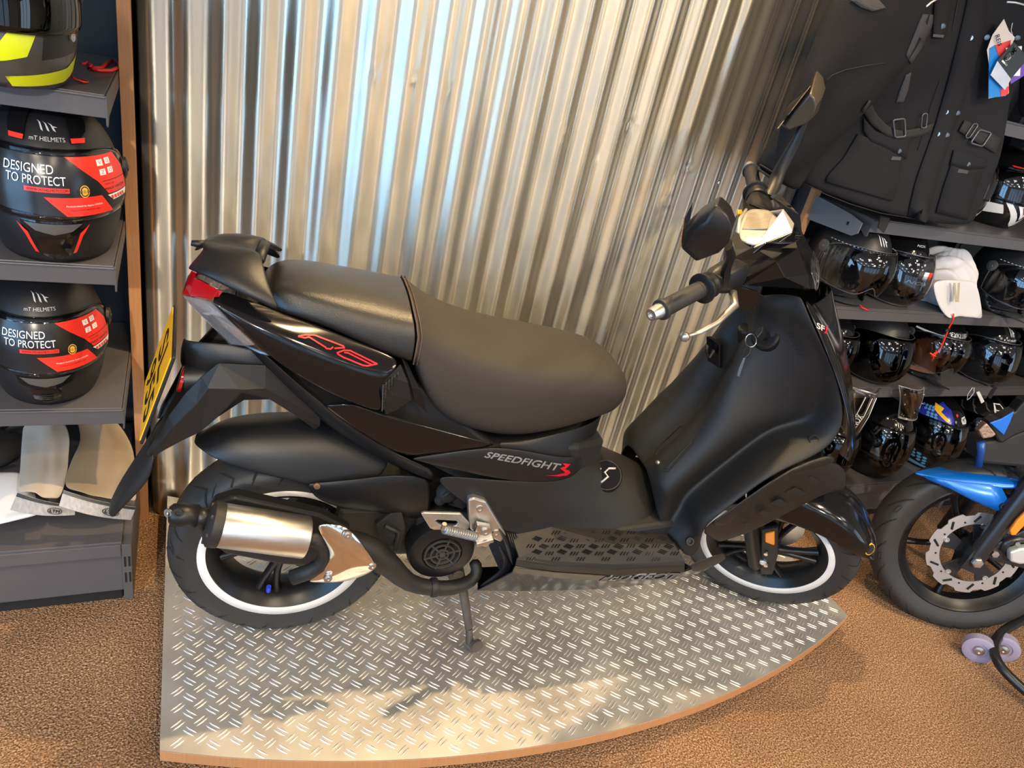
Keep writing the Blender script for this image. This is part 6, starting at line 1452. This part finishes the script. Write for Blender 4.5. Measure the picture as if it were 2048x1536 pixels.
    q4 = [WF.y(x, y, 1.391)-V(G.location) for x, y in ((1989, 72), (1996, 92), (2003, 90), (1998, 68))]; quad_text('tag_lettering', 'REIS', q4, hm['blue'], G, off=.001, nrm=(0, -1, 0), bold=.0002)
    card('purple_tag', [(2030, 110), (2050, 122), (2050, 150), (2022, 168), (2018, 150)], mat('tag_purple', (.15, .07, .42), .4), .004, G)
    card('white_tag', [(2012, 96), (2044, 92), (2040, 152), (2016, 152)], hm['w'], .006, G)
    card('silver_tag', [(1995, 122), (2016, 150), (2022, 158), (2010, 180), (1981, 150)], mat('silver_foil_card', (.66, .66, .66), .3, .6, var=.2, vscale=50), .010, G)
    card('black_tag', [(2028, 84), (2050, 108), (2050, 124), (2022, 158), (1995, 121)], mat('tag_black', (.02, .02, .02), .35), .010, G)
    q4 = [WF.y(x, y, 1.384)-V(G.location) for x, y in ((2002, 122), (2030, 92), (2038, 103), (2012, 132))]; quad_text('tag_lettering', 'lex', q4, hm['w'], G, off=.0015, nrm=(0, -1, 0), bold=.0004)
    MB().tube([WF.y(x, y, 1.40)-V(G.location) for x, y in ((2025, 46), (2022, 60), (2028, 80))], .0008, 6).build('tag_string', hm['w'], G, smooth=True)
jacket()

# ================================================================ blue motorcycle
def motorbike():
    T = thing('motorcycle', 'motorcycle with satin blue front mudguard, only its front end showing at the right edge', 'motorcycle', mat=MF.m())
    Y = MF.y; fw = make_wheel('front_wheel', T, (0, -.045, 0), .294, .056, .222, (5, 1, 0), white=False, phase=.9, tread='bike', spokew=.018)
    blue = mat('satin_blue_paint', (.002, .13, .55), .32, .25, coat=.3); dk = mat('black_fork_paint', (.016, .016, .018), .3)
    # petal disc
    mb = MB(); n = 100; ro, ri = [], []
    for i in range(n):
        a = 2*math.pi*i/n; w = .1365+.0045*(1 if math.sin(10*a) > -.2 else -1); ro.append((w*math.cos(a), w*math.sin(a))); ri.append((.101*math.cos(a), .101*math.sin(a)))
    vs = [V((x, y_, z)) for y_ in (.006, .010) for ring in (ro, ri) for x, z in ring]; fs = []
    for i in range(n):
        j = (i+1) % n; fs += [(i, j, n+j, n+i), (2*n+i, 2*n+j, 3*n+j, 3*n+i), (i, j, 2*n+j, 2*n+i), (n+i, n+j, 3*n+j, 3*n+i)]
    mb.add(vs, fs); ds = mb.build('brake_disc', mat('machined_disc', (.58, .56, .57), .38, .85, bump=.1, bscale=80), T, auto=30)
    mb = MB()
    for i in range(10):
        a = 2*math.pi*i/10; c = V((.119*math.cos(a), .0105, .119*math.sin(a))); d = V((math.cos(a+.75), 0, math.sin(a+.75))); mb.tube([c-d*.013, c+d*.013], .0036, 8)
        a += .314; mb.lathe(V((.112*math.cos(a), .010, .112*math.sin(a))), (0, 1, 0), [(0, .0032), (.0008, .0032), (.0008, 0)], 10)
    mb.build('disc_slots', M['groove'], ds)
    for i in range(5):
        a = 2*math.pi*i/5+.2; p0, p1 = .045, .100
        MB().prism([V((r*math.cos(a+da), .004, r*math.sin(a+da))) for r, da in ((.04, -.35), (.103, -.30), (.103, .30), (.04, .35))], (0, 1, 0), .005).build('disc_carrier', dk, ds, bevel=.002)
        MB().lathe(V((.096*math.cos(a), .010, .096*math.sin(a))), (0, 1, 0), [(0, .009), (.003, .0085), (.003, .0045), (.001, .004), (.001, 0)], 16).build('disc_button', M['castalu'], ds, auto=40)
    MB().lathe(V((0, -.05, 0)), (0, 1, 0), [(0, .03), (.03, .045), (.055, .032), (.075, .026)], 28).build('hub_cap', dk, T, auto=40)
    # forks
    a, b = Y(1944, 1122, .050), Y(2056, 975, .060); d = (b-a).normalized()
    mb = MB(); mb.tube([a+d*.015, a+d*.06, b+d*.25], [.024, .027, .027], 20); mb.bar(a-d*.03, a+d*.04, .05, .03, up=(0, 1, 0)); mb.build('fork_leg', dk, T, auto=45)
    a2, b2 = a+V((0, -.20, 0)), b+V((0, -.20, 0)); mb = MB(); mb.tube([a2, b2+d*.25], .027, 20); mb.build('fork_leg', dk, T, smooth=True)
    MB().tube([b+d*.25, b+d*.55], .0205, 18).build('fork_stanchion', M['chrome'], T, smooth=True); MB().tube([b2+d*.25, b2+d*.55], .0205, 18).build('fork_stanchion', M['chrome'], T, smooth=True)
    p = Y(2030, 925, -.05); MB().tube([Y(2026, 935, -.05), Y(2060, 885, -.05)], .018, 16).build('fork_tube', M['chrome'], T, smooth=True)
    MB().lathe(Y(1953, 1124, .070), (0, 1, 0), [(0, .017), (.010, .017), (.014, .013), (.015, 0)], 6).build('axle_bolt', M['steel'], T, auto=20)
    MB().lathe(Y(1989, 1107, .060), (0, 1, 0), [(0, .011), (.008, .011), (.008, .006), (.009, 0)], 6).build('caliper_bolt', M['steel'], T, auto=20)
    MB().prism([Y(x, y, .058) for x, y in ((1965, 1105), (1985, 1092), (2050, 1060), (2056, 1140), (2010, 1128), (1985, 1122))], (0, 1, 0), -.018).build('caliper_bracket', dk, T, bevel=.004)
    mb = MB(); mb.prism([Y(x, y, .060) for x, y in ((2011, 1095), (2030, 1088), (2060, 1085), (2060, 1118), (2030, 1120), (2012, 1115))], (0, 1, 0), .028); mb.build('brake_caliper', mat('silver_caliper', (.62, .62, .62), .35, .5), T, bevel=.006)
    mb = MB(); mb.tube([Y(2004, 1100, .055), Y(2012, 1085, .055), Y(2030, 1078, .055), Y(2056, 1078, .055)], .014, 12); mb.build('caliper_body', dk, T, smooth=True)
    MB().lathe(Y(2033, 1086, .090), (0, 1, 0), [(0, .008), (.008, .007), (.008, 0)], 12).build('bleed_nipple', M['steel'], T, auto=40)
    mb = MB(); mb.prism([Y(x, y, .085) for x, y in ((2016, 1058), (2019, 1068), (2028, 1067), (2062, 1030), (2058, 1010), (2030, 1038))], (0, 1, 0), .012); mb.build('side_reflector', M['amber'], T, bevel=.004)
    # mudguard
    rows = [[Y(*p) for p in r] for r in (
        ((1829, 944, .015), (1850, 938, -.02), (1880, 932, -.05), (1925, 928, -.07), (1975, 927, -.08), (2015, 930, -.085), (2050, 945, -.085), (2090, 960, -.08)),
        ((1829, 946, .020), (1856, 947, .010), (1890, 944, 0), (1930, 940, -.01), (1975, 942, -.015), (2015, 948, -.015), (2050, 955, -.01), (2090, 970, -.01)),
        ((1830, 947, .022), (1862, 953, .030), (1895, 956, .035), (1935, 957, .04), (1975, 960, .042), (2015, 965, .045), (2050, 967, .048), (2090, 978, .05)),
        ((1834, 950, .022), (1868, 960, .032), (1900, 968, .040), (1935, 975, .045), (1975, 976, .048), (2012, 978, .050), (2048, 976, .050), (2090, 985, .05)))]
    m1 = MB().grid(rows).build('mudguard', blue, T, smooth=True, solid=.004, sub=2, off=0)
    MB().grid([[Y(*p) for p in r] for r in (((1846, 951, .030), (1890, 960, .041), (1935, 966, .049), (1980, 970, .052), (2003, 975, .053)), ((1856, 960, .026), (1895, 973, .040), (1940, 992, .048), (1985, 1002, .052), (2022, 1012, .054)), ((1870, 965, .026), (1900, 977, .040), (1944, 1000, .048), (1985, 1018, .052), (2012, 1027, .054)))]).build('mudguard_side', blue, m1, smooth=True, solid=.003, sub=0, off=0)
    MB().lathe(Y(2008, 1013, .058), (0, 1, 0), [(-.004, .012), (.002, .011), (.002, .006), (-.001, .005), (-.001, 0)], 18).build('mudguard_screw', M['black'], T, auto=40)
    # nose: blue panel, dark bezel, indicator
    MB().prism([Y(x, y, .06) for x, y in ((1977, 846), (2000, 838), (2032, 822), (2050, 800), (2090, 800), (2090, 850), (2030, 872), (2004, 888), (1996, 882))], (0, -1, 0), .05).build('nose_bezel', M['matt'], T, bevel=.006)
    MB().prism([Y(x, y, .066) for x, y in ((1980, 846), (2002, 838), (2029, 822), (2020, 846), (2008, 871))], (0, -1, 0), .006).build('nose_panel', blue, T, bevel=.002)
    MB().prism([Y(x, y, .05) for x, y in ((1962, 884), (1995, 880), (2050, 862), (2110, 860), (2110, 945), (2040, 935), (1960, 927))], (0, -1, 0), .10).build('nose_shroud', M['dark'], T, bevel=.01)
    MB().prism([Y(x, y, .09) for x, y in ((1958, 862), (1974, 846), (1993, 869), (1986, 875), (1966, 878))], (0, -1, 0), .03).build('indicator', mat('smoked_indicator', (.45, .30, .20), .12, .7, bump=.8, bscale=120), T, bevel=.004)
    mb = MB(); mb.tube([Y(1962, 884, .07), Y(1962, 905, .06), Y(1957, 932, .05)], [.012, .010, .010], 10); mb.build('stay', mat('dark_blue_plastic', (.005, .05, .22), .35), T, smooth=True)
    # main mass continuing past the frame
    mb = MB(); mb.tube([b+d*.3+V((0, -.1, 0)), b+d*.62+V((0, -.1, 0))], .035, 16); mb.box((-.95, -.24, .05), (-.42, -.02, .5)); mb.build('engine_block', M['dark'], T, bevel=.02)
    R_ = V((-1.38, -.045, 0))
    mw = MB().lathe(R_, (0, 1, 0), [(-.06, .22), (-.066, .26), (-.03, .294), (.03, .294), (.066, .26), (.06, .22)], 64).build('rear_tyre', M['rubber'], T, smooth=True)
    MB().loft([[V((x, -.1+y*w, z+zz)) for y, zz in ((-1, -.06), (1, -.06), (.8, .08), (-.8, .08))] for x, w, z in ((-.35, .10, .62), (-.6, .16, .66), (-.9, .12, .58), (-1.3, .12, .62), (-1.6, .06, .70))]).build('tank_and_seat', blue, T, bevel=.02)
motorbike()
def paddock():
    o = WF.z(2000, 1320, 0); T = thing('paddock_stand', 'black tubular paddock stand with clear lilac wheels beside the blue motorcycle wheel', 'paddock stand', (o.x, o.y, 0)); o = V((o.x, o.y, 0))
    pts = [WF.z(x, y, z)-o for x, y, z in ((2130, 1195, .10), (2070, 1228, .09), (2035, 1245, .085), (2008, 1260, .08), (1990, 1280, .075), (1986, 1300, .07), (1994, 1325, .06), (2015, 1350, .05), (2048, 1380, .04), (2100, 1425, .03))]
    MB().tube(pts, .0150, 16).build('frame_tube', mat('black_powder_coat', (.012, .012, .013), .28), T, smooth=True, sub=1)
    lil = mat('lilac_polyurethane', (.42, .38, .52), .25, coat=.4, trans=.35)
    for x, y, r in ((1957, 1296, .046), (2006, 1294, .046)):
        c = WF.z(x, y, r)-o; ax = V((-.75, -.66, .0)).normalized()
        w = MB().lathe(c-ax*.016, ax, [(0, r*.85), (.003, r), (.029, r), (.032, r*.85), (.032, r*.55), (.028, r*.5)], 32, cap=True).build('wheel', lil, T, auto=40)
        MB().lathe(c+ax*.010, ax, [(0, .018), (.008, .015), (.010, .009), (.013, .008), (.013, .004), (.008, 0)], 20).build('wheel_hub', M['steel'], w, auto=40)
    a, b = WF.z(1957, 1296, .046)-o, WF.z(2006, 1294, .046)-o
    MB().tube([a, b], .005, 10).build('axle', M['steel'], T, smooth=True)
paddock()
